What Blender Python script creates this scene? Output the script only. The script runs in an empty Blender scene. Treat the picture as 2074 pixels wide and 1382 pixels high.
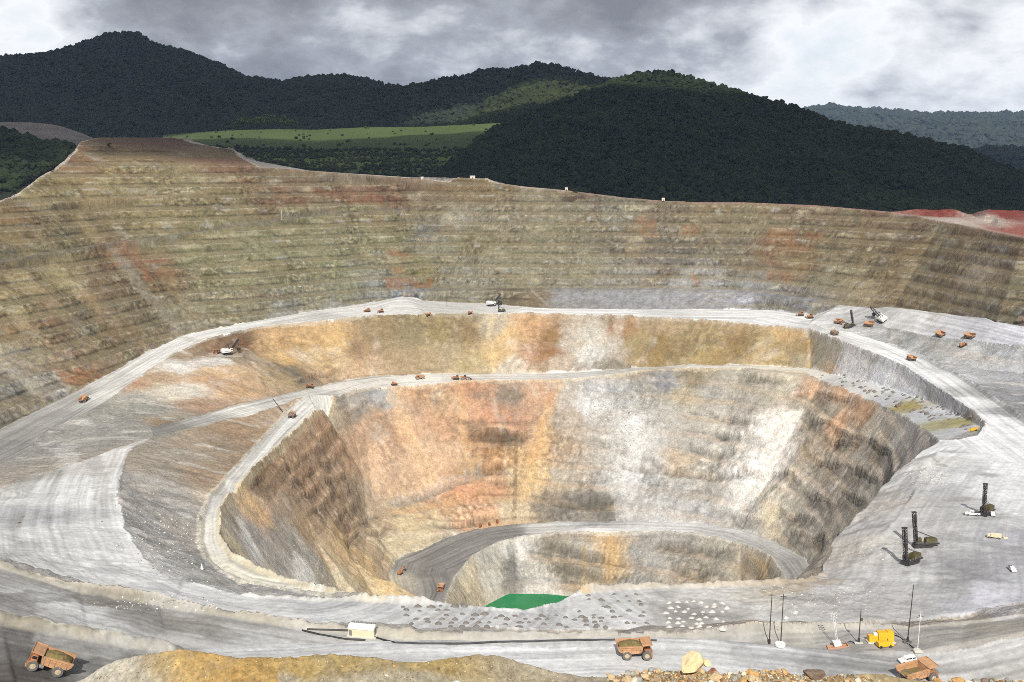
import bpy, bmesh, math, random
import numpy as np
from mathutils import Vector, Matrix
from mathutils.geometry import delaunay_2d_cdt

# ------------------------------------------------------------------ camera, sky, sun, exposure
F, CX, CY, PITCH = 1900.0, 1037.0, 691.0, math.atan((691-330)/1900.0)
CP, SP = math.cos(PITCH), math.sin(PITCH)
sc = bpy.context.scene
COL = sc.collection
cam = bpy.data.cameras.new('camera')
camo = bpy.data.objects.new('camera', cam)
COL.objects.link(camo)
camo.location = (0, 0, 0)
camo.rotation_euler = (math.pi/2-PITCH, 0, 0)
cam.sensor_width = 36
cam.lens = 36*F/2074
cam.clip_start = 0.5
cam.clip_end = 60000
sc.camera = camo
sc.view_settings.view_transform = 'Standard'
sc.view_settings.look = 'None'
sc.view_settings.exposure = 0.1
sc.view_settings.gamma = 1.0
sc.cycles.use_denoising = False
sc.cycles.sample_clamp_indirect = 4
sc.cycles.filter_width = 0.9
sc.cycles.max_bounces = 5
sc.cycles.diffuse_bounces = 3
sc.cycles.volume_bounces = 0

SUN_EL, SUN_AZ = math.radians(42), math.radians(181)     # azimuth from +Y, clockwise: behind the camera, to the right
sd = Vector((math.sin(SUN_AZ)*math.cos(SUN_EL), math.cos(SUN_AZ)*math.cos(SUN_EL), math.sin(SUN_EL)))
sun = bpy.data.lights.new('sun', 'SUN')
sun.energy = 4.8
sun.angle = math.radians(0.6)
sun.color = (1.0, 0.955, 0.88)
suno = bpy.data.objects.new('sun', sun)
COL.objects.link(suno)
suno.location = sd*500
suno.rotation_euler = sd.to_track_quat('Z', 'Y').to_euler()

def N(nt, typ, loc=None, **kw):
    n = nt.nodes.new(typ)
    for k, v in kw.items():
        if k == 'inp':
            for a, b in v.items():
                n.inputs[a].default_value = b
        else:
            setattr(n, k, v)
    return n

world = bpy.data.worlds.new('World')
sc.world = world
world.use_nodes = True
nt = world.node_tree
nt.nodes.clear()
wo = N(nt, 'ShaderNodeOutputWorld')
bg = N(nt, 'ShaderNodeBackground')
nt.links.new(bg.outputs[0], wo.inputs[0])
sky = N(nt, 'ShaderNodeTexSky', sky_type='NISHITA', sun_disc=False, sun_elevation=SUN_EL, sun_rotation=SUN_AZ)
# broken grey cloud deck: the direction is cut with a plane overhead, so the clouds shrink towards the horizon
tc = N(nt, 'ShaderNodeTexCoord')
sep = N(nt, 'ShaderNodeSeparateXYZ')
nt.links.new(tc.outputs['Generated'], sep.inputs[0])
def M(op, a=None, b=None, c=None, clamp=False, tree=None):
    t = tree or nt
    n = t.nodes.new('ShaderNodeMath'); n.operation = op; n.use_clamp = clamp
    for i, v in enumerate((a, b, c)):
        if v is None: continue
        if isinstance(v, (int, float)): n.inputs[i].default_value = v
        else: t.links.new(v, n.inputs[i])
    return n.outputs[0]
zc = M('ADD', M('MAXIMUM', sep.outputs[2], 0.0), 0.46)
u = M('DIVIDE', sep.outputs[0], zc)
v = M('DIVIDE', sep.outputs[1], zc)
cmb = N(nt, 'ShaderNodeCombineXYZ')
nt.links.new(u, cmb.inputs[0]); nt.links.new(v, cmb.inputs[1]); cmb.inputs[2].default_value = 3.7
n1 = N(nt, 'ShaderNodeTexNoise', noise_dimensions='3D', inp={'Scale': 2.1, 'Detail': 9.0, 'Roughness': 0.54, 'Distortion': 0.1})
nt.links.new(cmb.outputs[0], n1.inputs['Vector'])
n2 = N(nt, 'ShaderNodeTexNoise', noise_dimensions='3D', inp={'Scale': 6.5, 'Detail': 8.0, 'Roughness': 0.56, 'Distortion': 0.15})
nt.links.new(cmb.outputs[0], n2.inputs['Vector'])
# where the deck is thin (bright) or heavy (dark): soft regions of the sky, each a direction, a half-width and a weight
LOBES = ((16, 20, 30, -.04), (22, 8, 12, .11), (25, 3.5, 9, .08), (17.5, 6.6, 3.6, .10), (12, 4.2, 7, .08), (-1.5, 4.6, 4.5, .10), (-27, 4.2, 6, .20), (9.5, 7.2, 5.5, -.13), (4, 9.5, 5, .06), (-17, 8.5, 8, -.10), (-6, 8.0, 6, -.06), (14.5, 8.6, 3.5, -.08), (-9, 4.0, 4, .05), (30, 6, 5, .06))
acc = None
for az, el, wd, wt in LOBES:
    L = (math.sin(math.radians(az))*math.cos(math.radians(el)), math.cos(math.radians(az))*math.cos(math.radians(el)), math.sin(math.radians(el)))
    dn = N(nt, 'ShaderNodeVectorMath', operation='DOT_PRODUCT'); nt.links.new(tc.outputs['Generated'], dn.inputs[0]); dn.inputs[1].default_value = L
    mr = N(nt, 'ShaderNodeMapRange', interpolation_type='SMOOTHSTEP', inp={'From Min': math.cos(math.radians(wd*1.25)), 'From Max': 1.0, 'To Min': 0.0, 'To Max': wt}); nt.links.new(dn.outputs['Value'], mr.inputs[0])
    acc = mr.outputs[0] if acc is None else M('ADD', acc, mr.outputs[0])
s1 = M('ADD', M('ADD', M('MULTIPLY', n1.outputs[0], 1.15), M('MULTIPLY', n2.outputs[0], 0.85)), M('ADD', acc, -0.275))
cr = N(nt, 'ShaderNodeValToRGB')
e = cr.color_ramp.elements
e[0].position = 0.52; e[0].color = (0.24, 0.255, 0.295, 1)
e[1].position = 1.06; e[1].color = (1.0, 1.02, 1.05, 1)
x = e.new(0.64); x.color = (0.32, 0.335, 0.38, 1)
x = e.new(0.74); x.color = (0.42, 0.445, 0.50, 1)
x = e.new(0.87); x.color = (0.74, 0.765, 0.81, 1)
nt.links.new(s1, cr.inputs[0])
skym = N(nt, 'ShaderNodeMix', data_type='RGBA', blend_type='MULTIPLY', inp={'Factor': 1.0})
nt.links.new(sky.outputs[0], skym.inputs['A']); skym.inputs['B'].default_value = (0.1, 0.1, 0.1, 1)
gap = N(nt, 'ShaderNodeMapRange', inp={'From Min': 1.0, 'From Max': 1.2, 'To Min': 0.0, 'To Max': 0.4})
nt.links.new(s1, gap.inputs[0])
mx = N(nt, 'ShaderNodeMix', data_type='RGBA')
nt.links.new(gap.outputs[0], mx.inputs['Factor'])
nt.links.new(cr.outputs[0], mx.inputs['A']); nt.links.new(skym.outputs['Result'], mx.inputs['B'])
nt.links.new(mx.outputs['Result'], bg.inputs[0])
bg.inputs[1].default_value = 1.0

# ------------------------------------------------------------------ helpers
rng = np.random.default_rng(7)
random.seed(7)

def ray(px, py):
    dx = (px-CX)/F; dy = (CY-py)/F
    return np.array((dx, CP+dy*SP, -SP+dy*CP))
def atz(px, py, z):
    d = ray(px, py); return d*(z/d[2])
def atd(px, py, D):
    d = ray(px, py); return d*(D/d[1])
def lin(c):
    c = np.asarray(c, float)/255.0
    return np.where(c <= 0.04045, c/12.92, ((c+0.055)/1.055)**2.4)
def sstep(a, b, x):
    t = np.clip((x-a)/(b-a), 0, 1); return t*t*(3-2*t)

_perm = rng.permutation(512)
_perm = np.concatenate((_perm, _perm, _perm)).astype(np.int32)
_ga = rng.random(512)*2*np.pi
_gx, _gy = np.cos(_ga).astype(np.float32), np.sin(_ga).astype(np.float32)
def noise2(x, y, s=0):
    x = np.asarray(x, np.float32)+np.float32(s*17.31+100); y = np.asarray(y, np.float32)+np.float32(s*9.77+100)
    xi = np.floor(x).astype(np.int32); yi = np.floor(y).astype(np.int32)
    xf = x-xi; yf = y-yi
    xi &= 511; yi &= 511
    u = xf*xf*xf*(xf*(xf*6-15)+10); v = yf*yf*yf*(yf*(yf*6-15)+10)
    def g(ix, iy, fx, fy):
        h = _perm[_perm[ix]+iy]
        h &= 511
        return _gx[h]*fx+_gy[h]*fy
    x1 = (xi+1) & 511; y1 = (yi+1) & 511
    a = g(xi, yi, xf, yf); b = g(x1, yi, xf-1, yf)
    c = g(xi, y1, xf, yf-1); d = g(x1, y1, xf-1, yf-1)
    return 1.4*((a+(b-a)*u)*(1-v)+(c+(d-c)*u)*v)
def fbm(x, y, o=4, s=0, g=0.5):
    r = 0; a = 1; t = 0
    for i in range(o):
        r = r+a*noise2(x*2**i, y*2**i, s+i*3); t += a; a *= g
    return r/t
def ridged(x, y, o=4, s=0, g=0.5):
    r = 0; a = 1; t = 0
    for i in range(o):
        r = r+a*(1-2*np.abs(noise2(x*2**i, y*2**i, s+i*3))); t += a; a *= g
    return r/t

def tag(o, label=None, cat=None, group=None, kind=None):
    if label: o['label'] = label
    if cat: o['category'] = cat
    if group: o['group'] = group
    if kind: o['kind'] = kind
    return o

def np_mesh(name, co, faces, mats, color=None, smooth=True, mat_index=None):
    me = bpy.data.meshes.new(name)
    co = np.ascontiguousarray(co, np.float32); faces = np.ascontiguousarray(faces, np.int32)
    k = faces.shape[1]
    me.vertices.add(len(co)); me.vertices.foreach_set('co', co.ravel())
    me.loops.add(faces.size); me.loops.foreach_set('vertex_index', faces.ravel())
    me.polygons.add(len(faces))
    me.polygons.foreach_set('loop_start', np.arange(0, faces.size, k, dtype=np.int32))
    me.polygons.foreach_set('loop_total', np.full(len(faces), k, np.int32))
    me.polygons.foreach_set('use_smooth', np.full(len(faces), smooth, bool))
    if color is not None:
        at = me.color_attributes.new('rock', 'FLOAT_COLOR', 'POINT')
        c4 = np.ones((len(co), 4), np.float32); c4[:, :color.shape[1]] = color
        at.data.foreach_set('color', c4.ravel())
    me.update(calc_edges=True)
    for m in (mats if isinstance(mats, (list, tuple)) else [mats]): me.materials.append(m)
    return me
def link(name, me, parent=None):
    o = bpy.data.objects.new(name, me); COL.objects.link(o)
    if parent: o.parent = parent
    return o
# ------------------------------------------------------------------ the pit: surveyed break lines (each given as picture point + elevation)
# px, py in the photograph's pixels give a bearing; the third number is the elevation below the camera
def E(*a): return [atz(*p) for p in a]
def D(*a): return [atd(*p) for p in a]
BL = []
def add(name, pts): BL.append((name, [np.asarray(p, float) for p in pts])); return BL[-1][1]

def zleft(px):   # the ramp on the left dips from the mid level to the junction
    return float(np.interp(px, [-300, 0, 100, 200, 300, 360, 420, 520, 620, 700], [-246, -240, -237, -230, -222, -217, -212, -206, -202, -200]))
# near roads
road1_near = add('road1_near', [(-330, 130, -108), (-190, 165, -125), (-60, 195, -146), (20, 215, -158), (80, 217, -162), (150, 212, -160), (230, 205, -152), (420, 200, -140)])
road1_far = add('road1_far', E((-330, 1190, -115), (-150, 1225, -124), (0, 1256, -132), (180, 1291, -142), (345, 1316, -151), (600, 1304, -160), (720, 1304, -163), (900, 1303, -165), (1240, 1298, -165), (1400, 1300, -165),
    (1500, 1311, -165), (1600, 1319, -165), (1700, 1325, -164), (1800, 1330, -162), (1900, 1326, -160), (1980, 1311, -157), (2074, 1284, -153), (2250, 1240, -147), (2450, 1200, -143)))
bank_top = add('bank_top', E((720, 1297, -161), (900, 1297, -162), (1100, 1292, -162), (1300, 1291, -162), (1450, 1297, -162), (1600, 1310, -162), (1760, 1319, -161.5), (1850, 1323, -160.5), (1950, 1304, -157.5), (2074, 1274, -152)))
berm2 = add('berm2', E((-330, 1050, -136), (-150, 1097, -139), (0, 1147, -143), (160, 1197, -149), (320, 1223, -154), (480, 1247, -158), (620, 1268, -162), (720, 1277, -163.5), (830, 1282, -163), (1000, 1281, -163),
    (1240, 1279, -163), (1400, 1282, -163), (1530, 1274, -163), (1700, 1269, -164), (1840, 1268, -164), (1950, 1262, -164), (2074, 1245, -162), (2300, 1200, -158)))
white_out = add('white_out', E((-330, 1000, -190), (-150, 1075, -180), (0, 1132, -172), (100, 1165, -171), (200, 1200, -172), (350, 1234, -175), (500, 1255, -176), (620, 1271, -177), (830, 1276, -178), (1240, 1273, -178),
    (1400, 1276, -178), (1530, 1267, -178), (1700, 1262, -178), (1840, 1256, -178), (1950, 1246, -178), (2074, 1220, -178), (2300, 1160, -178)))
# crest of the inner pit, near side then right side
crest = add('crest', E((310, 886, -239), (262, 910, -234), (243, 965, -224), (240, 1010, -216), (252, 1070, -207), (290, 1130, -198), (370, 1180, -190), (500, 1206, -186), (640, 1213, -184), (740, 1214, -183), (860, 1222, -183), (1000, 1234, -183),
    (1060, 1238, -183), (1130, 1220, -184), (1180, 1198, -185), (1260, 1190, -186), (1400, 1185, -186), (1560, 1182, -186), (1640, 1178, -188), (1660, 1165, -192), (1690, 1095, -200), (1750, 1030, -203), (1810, 970, -204), (1845, 935, -203), (1875, 908, -200), (1902, 892, -198)))
add('drill_edge', E((1560, 1200, -184), (1700, 1166, -189), (1760, 1130, -189), (1800, 1080, -190), (1840, 1010, -191), (1880, 950, -193), (1915, 906, -196)))
add('junction', E((-300, 1010, -244), (0, 940, -239), (100, 895, -239), (200, 888, -239), (310, 886, -239)))
add('junction_b', E((60, 1000, -222), (150, 1000, -219), (240, 1010, -216)))
add('white_mid', E((-200, 1040, -205), (40, 1080, -190), (160, 1110, -192), (290, 1130, -198)))
# mid level: wall toe (outer) and crest (inner)
toe = add('toe', [atz(px, py, zleft(px)) for px, py in ((-300, 1010), (0, 868), (100, 820), (200, 770), (300, 712), (360, 685), (420, 668), (520, 650), (620, 632))] +
    E((760, 612, -199), (860, 610, -199), (1000, 617, -200), (1100, 625, -200), (1300, 627, -200), (1450, 627, -201), (1560, 628, -202), (1650, 640, -200), (1740, 645, -198), (1800, 645, -196), (1900, 660, -190), (2074, 684, -180), (2300, 715, -170), (2500, 745, -162)))
add('low_bench', E((815, 600, -190), (860, 590, -185), (1000, 588, -183), (1330, 588, -183), (1480, 593, -184), (1600, 605, -184), (1700, 618, -182), (1800, 628, -178), (2074, 660, -166)))
add('low_bench_b', E((832, 591, -187), (860, 584, -184.5), (1000, 583, -182.5), (1330, 583, -182.5), (1480, 587, -183), (1600, 599, -183), (1700, 612, -181), (1800, 622, -177), (2074, 654, -165)))
mid_in = add('mid_in', [atz(px, py, zleft(px)) for px, py in ((60, 905), (100, 868), (180, 835), (240, 796), (300, 752))] +
    [atz(px, py, zleft(px)) for px, py in ((345, 722), (400, 697), (440, 683), (500, 668), (560, 660), (640, 652))] +
    E((700, 645, -200), (760, 640, -200), (860, 636, -200), (980, 635, -200), (1060, 636, -200), (1150, 637, -200), (1240, 641, -200), (1320, 645, -201), (1420, 648, -202), (1500, 655, -203), (1580, 662, -204), (1640, 669, -204),
    (1700, 692, -204), (1760, 715, -204), (1830, 745, -203), (1900, 790, -201), (1960, 830, -199), (1996, 862, -197.5), (1985, 880, -197), (1945, 890, -197), (1902, 892, -198)))
add('platform_back', E((345, 737, -219), (380, 728, -221), (430, 713, -222), (470, 699, -221), (497, 697, -221)))
add('platform_front', E((312, 751, -221.5), (400, 748, -224), (450, 741, -224.5), (490, 723, -223), (503, 706, -222)))
# right hand benches
add('right_toe', E((1642, 748, -244.5), (1700, 760, -237), (1800, 785, -226), (1880, 812, -215.5), (1940, 840, -208), (1985, 864, -199.5)))
rb_in = add('right_in', E((1630, 756, -245), (1700, 785, -238.5), (1770, 812, -230.5), (1830, 842, -222), (1870, 868, -214.5), (1893, 884, -205), (1902, 892, -198)))
r_out = add('r_out', E((1720, 673, -203), (1800, 697, -203.5), (1870, 725, -203), (1930, 755, -201), (1990, 792, -199), (2074, 852, -196), (2250, 960, -190), (2450, 1060, -185)))
add('upper_low', E((1640, 656, -203), (1720, 663, -201), (1800, 670, -198), (1900, 687, -191), (2074, 703, -181), (2300, 736, -170), (2500, 770, -162)))
add('strip_hi', E((1800, 690, -204), (1900, 733, -204.5), (2000, 750, -205), (2074, 756, -206), (2300, 800, -205)))
add('strip_lo', E((1880, 745, -203.5), (2000, 775, -205.5), (2074, 783, -207), (2300, 840, -206)))
# second level
r2o = add('r2o', E((310, 866, -238), (400, 843, -242), (480, 822, -246), (560, 803, -251), (640, 785, -259), (700, 772, -265), (760, 764, -267), (850, 759, -268), (940, 757, -268), (1010, 757, -268), (1100, 757, -266), (1200, 752, -262), (1285, 745, -257), (1400, 738, -251.5), (1500, 739, -248), (1642, 746, -244.5)))
r2i = add('r2i', E((310, 886, -239), (400, 865, -242), (500, 842, -247), (580, 818, -252), (625, 800, -256)))
r2j = add('r2j', E((675, 803, -263), (700, 797, -265), (760, 787, -267), (850, 781, -268), (950, 772, -268), (1130, 769, -265.5), (1200, 764, -262), (1290, 752, -257.5), (1400, 746, -251.8), (1500, 747, -248.5), (1630, 756, -245)))
# ramp from the second level back to the near bench
r3o = add('r3o', E((625, 800, -256), (590, 830, -257), (540, 880, -256), (480, 945, -253), (425, 1005, -248), (408, 1050, -244), (405, 1100, -238), (425, 1150, -230), (490, 1180, -220), (580, 1200, -209), (690, 1211, -192), (740, 1214, -183)))
r3i = add('r3i', E((675, 803, -263), (640, 832, -260), (590, 880, -257), (520, 945, -254), (465, 1000, -249), (446, 1035, -245), (444, 1085, -239), (468, 1125, -231), (520, 1152, -222), (600, 1182, -209), (700, 1206, -194), (740, 1214, -183)))
# inside walls
add('ridge', E((470, 1006, -256), (560, 1050, -290), (640, 1090, -328), (720, 1140, -368), (795, 1200, -408)))
add('valley', E((660, 870, -295), (735, 960, -345), (742, 1040, -380), (700, 1085, -362)))
add('talus', E((780, 1020, -378), (850, 1000, -376), (945, 965, -366), (975, 962, -366)))
r4o = add('r4o', E((795, 1200, -408), (786, 1168, -408), (800, 1135, -408), (850, 1115, -407), (900, 1092, -405), (960, 1072, -403), (1050, 1060, -400), (1150, 1057, -398), (1300, 1056, -394), (1420, 1060, -388), (1500, 1072, -382), (1570, 1096, -374), (1630, 1131, -365), (1655, 1162, -359), (1660, 1230, -345)))
r4i = add('r4i', E((900, 1230, -410), (908, 1200, -409), (925, 1165, -407), (960, 1125, -405), (1010, 1098, -402.5), (1060, 1087, -401), (1150, 1079, -399), (1300, 1078, -394), (1420, 1085, -388), (1500, 1101, -381), (1560, 1127, -373), (1588, 1170, -365), (1600, 1230, -352)))
add('cut_toe', E((960, 1240, -438), (985, 1226, -440), (1030, 1206, -441), (1100, 1206, -441), (1180, 1214, -441), (1260, 1222, -440), (1400, 1220, -434), (1500, 1215, -424)))
add('near_toe', [(-100, 690, -425), (-30, 745, -443), (30, 735, -443), (90, 735, -443), (150, 700, -430), (190, 640, -400)])
add('near_face', [p+np.array((0.0, 26, -30)) for p in crest[9:18]])
add('near_face_b', [p+np.array((0.0, 130, -120)) for p in crest[10:18]])
add('pond_deep', [(-15, 800, -446), (40, 800, -446), (80, 800, -446)])
# rim of the outer pit and the ground behind it
rim_px = [(-300, 500, 1000), (0, 408, 1150), (40, 396, 1190), (80, 362, 1250), (120, 337, 1300), (150, 312, 1350), (165, 287, 1400), (200, 279, 1450), (370, 279, 1560), (390, 291, 1540), (430, 297, 1530), (470, 303, 1510), (490, 321, 1480), (522, 338, 1440),
    (630, 346, 1470), (700, 351, 1500), (820, 359, 1540), (910, 368, 1520), (930, 361, 1524), (985, 362, 1510), (1010, 371, 1500), (1060, 378, 1492), (1150, 386, 1485), (1260, 400, 1475), (1330, 406, 1465), (1400, 410, 1450), (1500, 410, 1440), (1650, 416, 1400), (1800, 429, 1320), (1860, 438, 1290), (2000, 467, 1150), (2074, 482, 1080), (2300, 530, 1000), (2500, 560, 980)]
rim = add('rim', D(*rim_px))
add('rim_back', [p*(1+45/p[1])+np.array((0, 0, -0.2)) for p in rim])
add('behind', [np.array((p[0]*1.16, p[1]*1.16, p[2]-10)) for p in rim])
add('far_back', [np.array((p[0]*1.5, p[1]*1.5, p[2]-25)) for p in rim])
add('red_bank', D((1850, 437, 1345), (1900, 439, 1345), (2074, 440, 1345), (2300, 450, 1345)))
add('red_bank_top', [p+np.array((5, 14, 9)) for p in D((1880, 437, 1345), (1930, 439, 1345), (2074, 440, 1345), (2300, 450, 1345))])

cv, ce, cz = [], [], []
for name, pts in BL:
    # densify
    q = [pts[0]]
    for a, b in zip(pts[:-1], pts[1:]):
        n = max(1, int(np.hypot(*(b-a)[:2])//40))
        for i in range(1, n+1): q.append(a+(b-a)*i/n)
    i0 = len(cv)
    for p in q: cv.append(Vector((p[0], p[1]))); cz.append(p[2])
    ce += [(i0+i, i0+i+1) for i in range(len(q)-1)]
tv, te, tf, ov, oe, of = delaunay_2d_cdt(cv, ce, [], 0, 0.05)
cz = np.array(cz); cxy = np.array([(p.x, p.y) for p in cv])
TV = np.zeros((len(tv), 3)); nx = 0
ea = np.array(ce)
for i, p in enumerate(tv):
    TV[i, :2] = p
    if ov[i]: TV[i, 2] = np.mean(cz[list(ov[i])])
    else:   # where two lines cross
        nx += 1
        P = np.array(p); A = cxy[ea[:, 0]]; B = cxy[ea[:, 1]]
        t = np.clip(((P-A)*(B-A)).sum(1)/np.maximum(((B-A)**2).sum(1), 1e-9), 0, 1)
        dd = np.hypot(*(A+(B-A)*t[:, None]-P).T)
        k = np.argsort(dd)[:2]
        TV[i, 2] = np.mean(cz[ea[k, 0]]*(1-t[k])+cz[ea[k, 1]]*t[k])
TF = np.array([f for f in tf if len(f) == 3])
print('TIN', len(TV), len(TF), 'crossings', nx)

# ------------------------------------------------------------------ height grid (finer near the viewer)
NT = 1300
R0, R1 = 172.0, 2050.0
rr = [R0]
while rr[-1] < R1:
    r = rr[-1]; rr.append(r+(0.0024*r if r < 480 else 1.15 if r < 1640 else 7.0))
rr = np.array(rr); NR = len(rr)
rowi = lambda r: float(np.interp(r, rr, np.arange(NR)))
th = np.linspace(math.radians(-37.5), math.radians(37.5), NT)
X = rr[:, None]*np.sin(th)[None, :]; Y = rr[:, None]*np.cos(th)[None, :]
Z = np.full((NR, NT), np.nan); SL = np.zeros((NR, NT))
for f in TF:
    a, b, c = TV[f]
    es = np.concatenate([p+(q-p)*np.linspace(0, 1, 9)[:, None] for p, q in ((a, b), (b, c), (c, a))])
    ta = np.arctan2(es[:, 0], es[:, 1]); ra = np.maximum(np.hypot(es[:, 0], es[:, 1]), 1)
    j0 = int(np.floor((ta.min()-th[0])/(th[1]-th[0])))-2; j1 = int(np.ceil((ta.max()-th[0])/(th[1]-th[0])))+3
    i0 = int(rowi(ra.min()*0.99))-2; i1 = int(rowi(ra.max()*1.01))+3
    j0, j1, i0, i1 = max(j0, 0), min(j1, NT), max(i0, 0), min(i1, NR)
    if j0 >= j1 or i0 >= i1: continue
    x = X[i0:i1, j0:j1]; y = Y[i0:i1, j0:j1]
    den = (b[1]-c[1])*(a[0]-c[0])+(c[0]-b[0])*(a[1]-c[1])
    if abs(den) < 1e-9: continue
    l0 = ((b[1]-c[1])*(x-c[0])+(c[0]-b[0])*(y-c[1]))/den
    l1 = ((c[1]-a[1])*(x-c[0])+(a[0]-c[0])*(y-c[1]))/den
    l2 = 1-l0-l1
    m = (l0 > -1e-6) & (l1 > -1e-6) & (l2 > -1e-6)
    z = l0*a[2]+l1*b[2]+l2*c[2]
    n = np.cross(b-a, c-a); s = math.hypot(n[0], n[1])/max(abs(n[2]), 1e-9)
    Z[i0:i1, j0:j1][m] = z[m]; SL[i0:i1, j0:j1][m] = s
print('holes', np.isnan(Z).sum())
# holes outside the survey: carry the nearest value along the bearing
for i in range(1, NR):
    k = np.isnan(Z[i]); Z[i, k] = Z[i-1, k]
for i in range(NR-2, -1, -1):
    k = np.isnan(Z[i]); Z[i, k] = Z[i+1, k]
Z = np.nan_to_num(Z, nan=-150.0)
ZT = Z.copy()
# ------------------------------------------------------------------ zones of the pit
def xy(pts): return [(p[0], p[1]) for p in pts]
def window(pts, pad):
    p = np.asarray(pts, float)
    q = [p[0, :2]]
    for a, b in zip(p[:-1, :2], p[1:, :2]): q += [a+(b-a)*t for t in np.linspace(0.1, 1, 10)]
    q = np.array(q)
    r = np.hypot(q[:, 0], q[:, 1]); t = np.arctan2(q[:, 0], q[:, 1])
    pt = pad/max(r.min(), 60)
    j0 = int((t.min()-pt-th[0])/(th[1]-th[0]))-1; j1 = int((t.max()+pt-th[0])/(th[1]-th[0]))+2
    i0 = int(rowi(r.min()-pad))-1; i1 = int(rowi(r.max()+pad))+2
    return max(i0, 0), min(i1, NR), max(j0, 0), min(j1, NT)
def inside(poly):
    poly = [(float(a), float(b)) for a, b in poly]
    m = np.zeros((NR, NT), bool)
    for (x0, y0), (x1, y1) in zip(poly, poly[1:]+poly[:1]):
        if y0 == y1: continue
        c = ((Y >= y0) != (Y >= y1))
        m ^= c & (X < x0+(Y-y0)*((x1-x0)/(y1-y0)))
    return m
def pdist(pts, w):
    """distance to a polyline (within w), along it, and its side"""
    d = np.full((NR, NT), 1e6, np.float32); al = np.zeros((NR, NT), np.float32)
    acc = 0.0
    for a, b in zip(pts[:-1], pts[1:]):
        L = math.hypot(b[0]-a[0], b[1]-a[1])
        if L < 1e-6: continue
        i0, i1, j0, j1 = window([a, b], w)
        if i0 < i1 and j0 < j1:
            x = X[i0:i1, j0:j1]-a[0]; y = Y[i0:i1, j0:j1]-a[1]
            ux, uy = (b[0]-a[0])/L, (b[1]-a[1])/L
            t = np.clip(x*ux+y*uy, 0, L)
            dd = np.hypot(x-t*ux, y-t*uy)
            m = dd < d[i0:i1, j0:j1]
            d[i0:i1, j0:j1][m] = dd[m]; al[i0:i1, j0:j1][m] = (acc+t)[m]
        acc += L
    return d, al

R_ = lambda p: list(reversed(p))
k_mid = next(i for i, p in enumerate(mid_in) if abs(p[0]-atz(1640, 669, -204)[0]) < 0.5)
BLD = dict(BL)
zone = np.zeros((NR, NT), np.int8)          # 0 inner walls
ZN = dict(wall=0, up=1, back=2, nb=3, mid=4, rr=5, rb=6, r2=7, r3=8, r4=9, road1=10, strip=11)
zone[inside(xy(toe)+xy(R_(rim)))] = 1
zone[inside(xy(rim)+xy(R_(BLD['far_back'])))] = 2
zone[inside(xy(crest)+xy(r_out[-2:])+xy(R_(white_out)))] = 3
zone[inside(xy(toe)+xy(R_(BLD['upper_low']))+xy(R_(mid_in[:k_mid+1]))+xy(R_(BLD['junction'])))] = 4
zone[inside(xy(r_out)+xy(R_(mid_in[k_mid:])))] = 5
zone[inside(xy(BLD['right_toe'])+xy(R_(rb_in)))] = 6
zone[inside(xy(r2o)+xy(R_(r2j))+xy(R_(r2i)))] = 7
zone[inside(xy(r3o)+xy(R_(r3i)))] = 8
zone[inside(xy(r4o)+xy(R_(r4i)))] = 9
zone[inside(xy(road1_near)+xy(R_(road1_far)))] = 10
zone[inside(xy(road1_far)+xy(R_(berm2)))] = 11
# worn, uneven road edges: look the zone up at a slightly displaced spot
_ox = 3.2*fbm(X/22, Y/22, 4, 7); _oy = 3.2*fbm(X/22, Y/22, 4, 8)
_r = np.hypot(X+_ox, Y+_oy); _t = np.arctan2(X+_ox, Y+_oy)
_i = np.clip(np.rint(np.interp(_r, rr, np.arange(NR))), 0, NR-1).astype(int)
_j = np.clip(np.rint((_t-th[0])/(th[1]-th[0])), 0, NT-1).astype(int)
zone = zone[_i, _j]
FLAT = zone >= 3

def blur(a, n):
    for _ in range(n):
        b = a.copy()
        b[1:-1] = (a[:-2]+2*a[1:-1]+a[2:])/4
        a = b.copy()
        a[:, 1:-1] = (b[:, :-2]+2*b[:, 1:-1]+b[:, 2:])/4
    return a

# picture point -> point on the ground (walk along the bearing)
def hit(px, py, ZZ=None):
    ZZ = Z if ZZ is None else ZZ
    d = ray(px, py)
    t = math.atan2(d[0], d[1]); j = (t-th[0])/(th[1]-th[0]); j0 = int(np.clip(j, 0, NT-2)); f = min(max(j-j0, 0), 1)
    col = ZZ[:, j0]*(1-f)+ZZ[:, j0+1]*f
    sl = d[2]/math.hypot(d[0], d[1])
    g = col-rr*sl
    k = np.where((g[1:] >= 0) & (g[:-1] < 0))[0]
    if len(k) == 0:
        i = NR-2; r = rr[i]
    else:
        i = k[0]; r = rr[i]+(rr[i+1]-rr[i])*(-g[i]/(g[i+1]-g[i]))
    s = r/math.hypot(d[0], d[1])
    return np.array((d[0]*s, d[1]*s, r*sl))
def ground(x, y, ZZ=None):
    ZZ = Z if ZZ is None else ZZ
    r = math.hypot(x, y); t = math.atan2(x, y)
    i = np.clip(rowi(r), 0, NR-1.001); j = np.clip((t-th[0])/(th[1]-th[0]), 0, NT-1.001)
    a, b = int(i), int(j); f, g = i-a, j-b
    return (ZZ[a, b]*(1-f)*(1-g)+ZZ[a+1, b]*f*(1-g)+ZZ[a, b+1]*(1-f)*g+ZZ[a+1, b+1]*f*g)

# ------------------------------------------------------------------ shaping: benches, gullies, rubble, windrows
wm = blur(sstep(0.16, 0.5, SL).astype(np.float32), 3)
wm[FLAT & (zone != 3)] *= 0.3
S = (np.arctan2(X-40, Y-830)*np.where(zone == 0, 200, 540)).astype(np.float32)          # runs along the walls
Sw = S+6*noise2(X/60, Y/60, 5)
Z = Z+wm*(7*fbm(X/75, Y/75, 3, 1)+2.5*fbm(X/22, Y/22, 3, 2))

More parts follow.
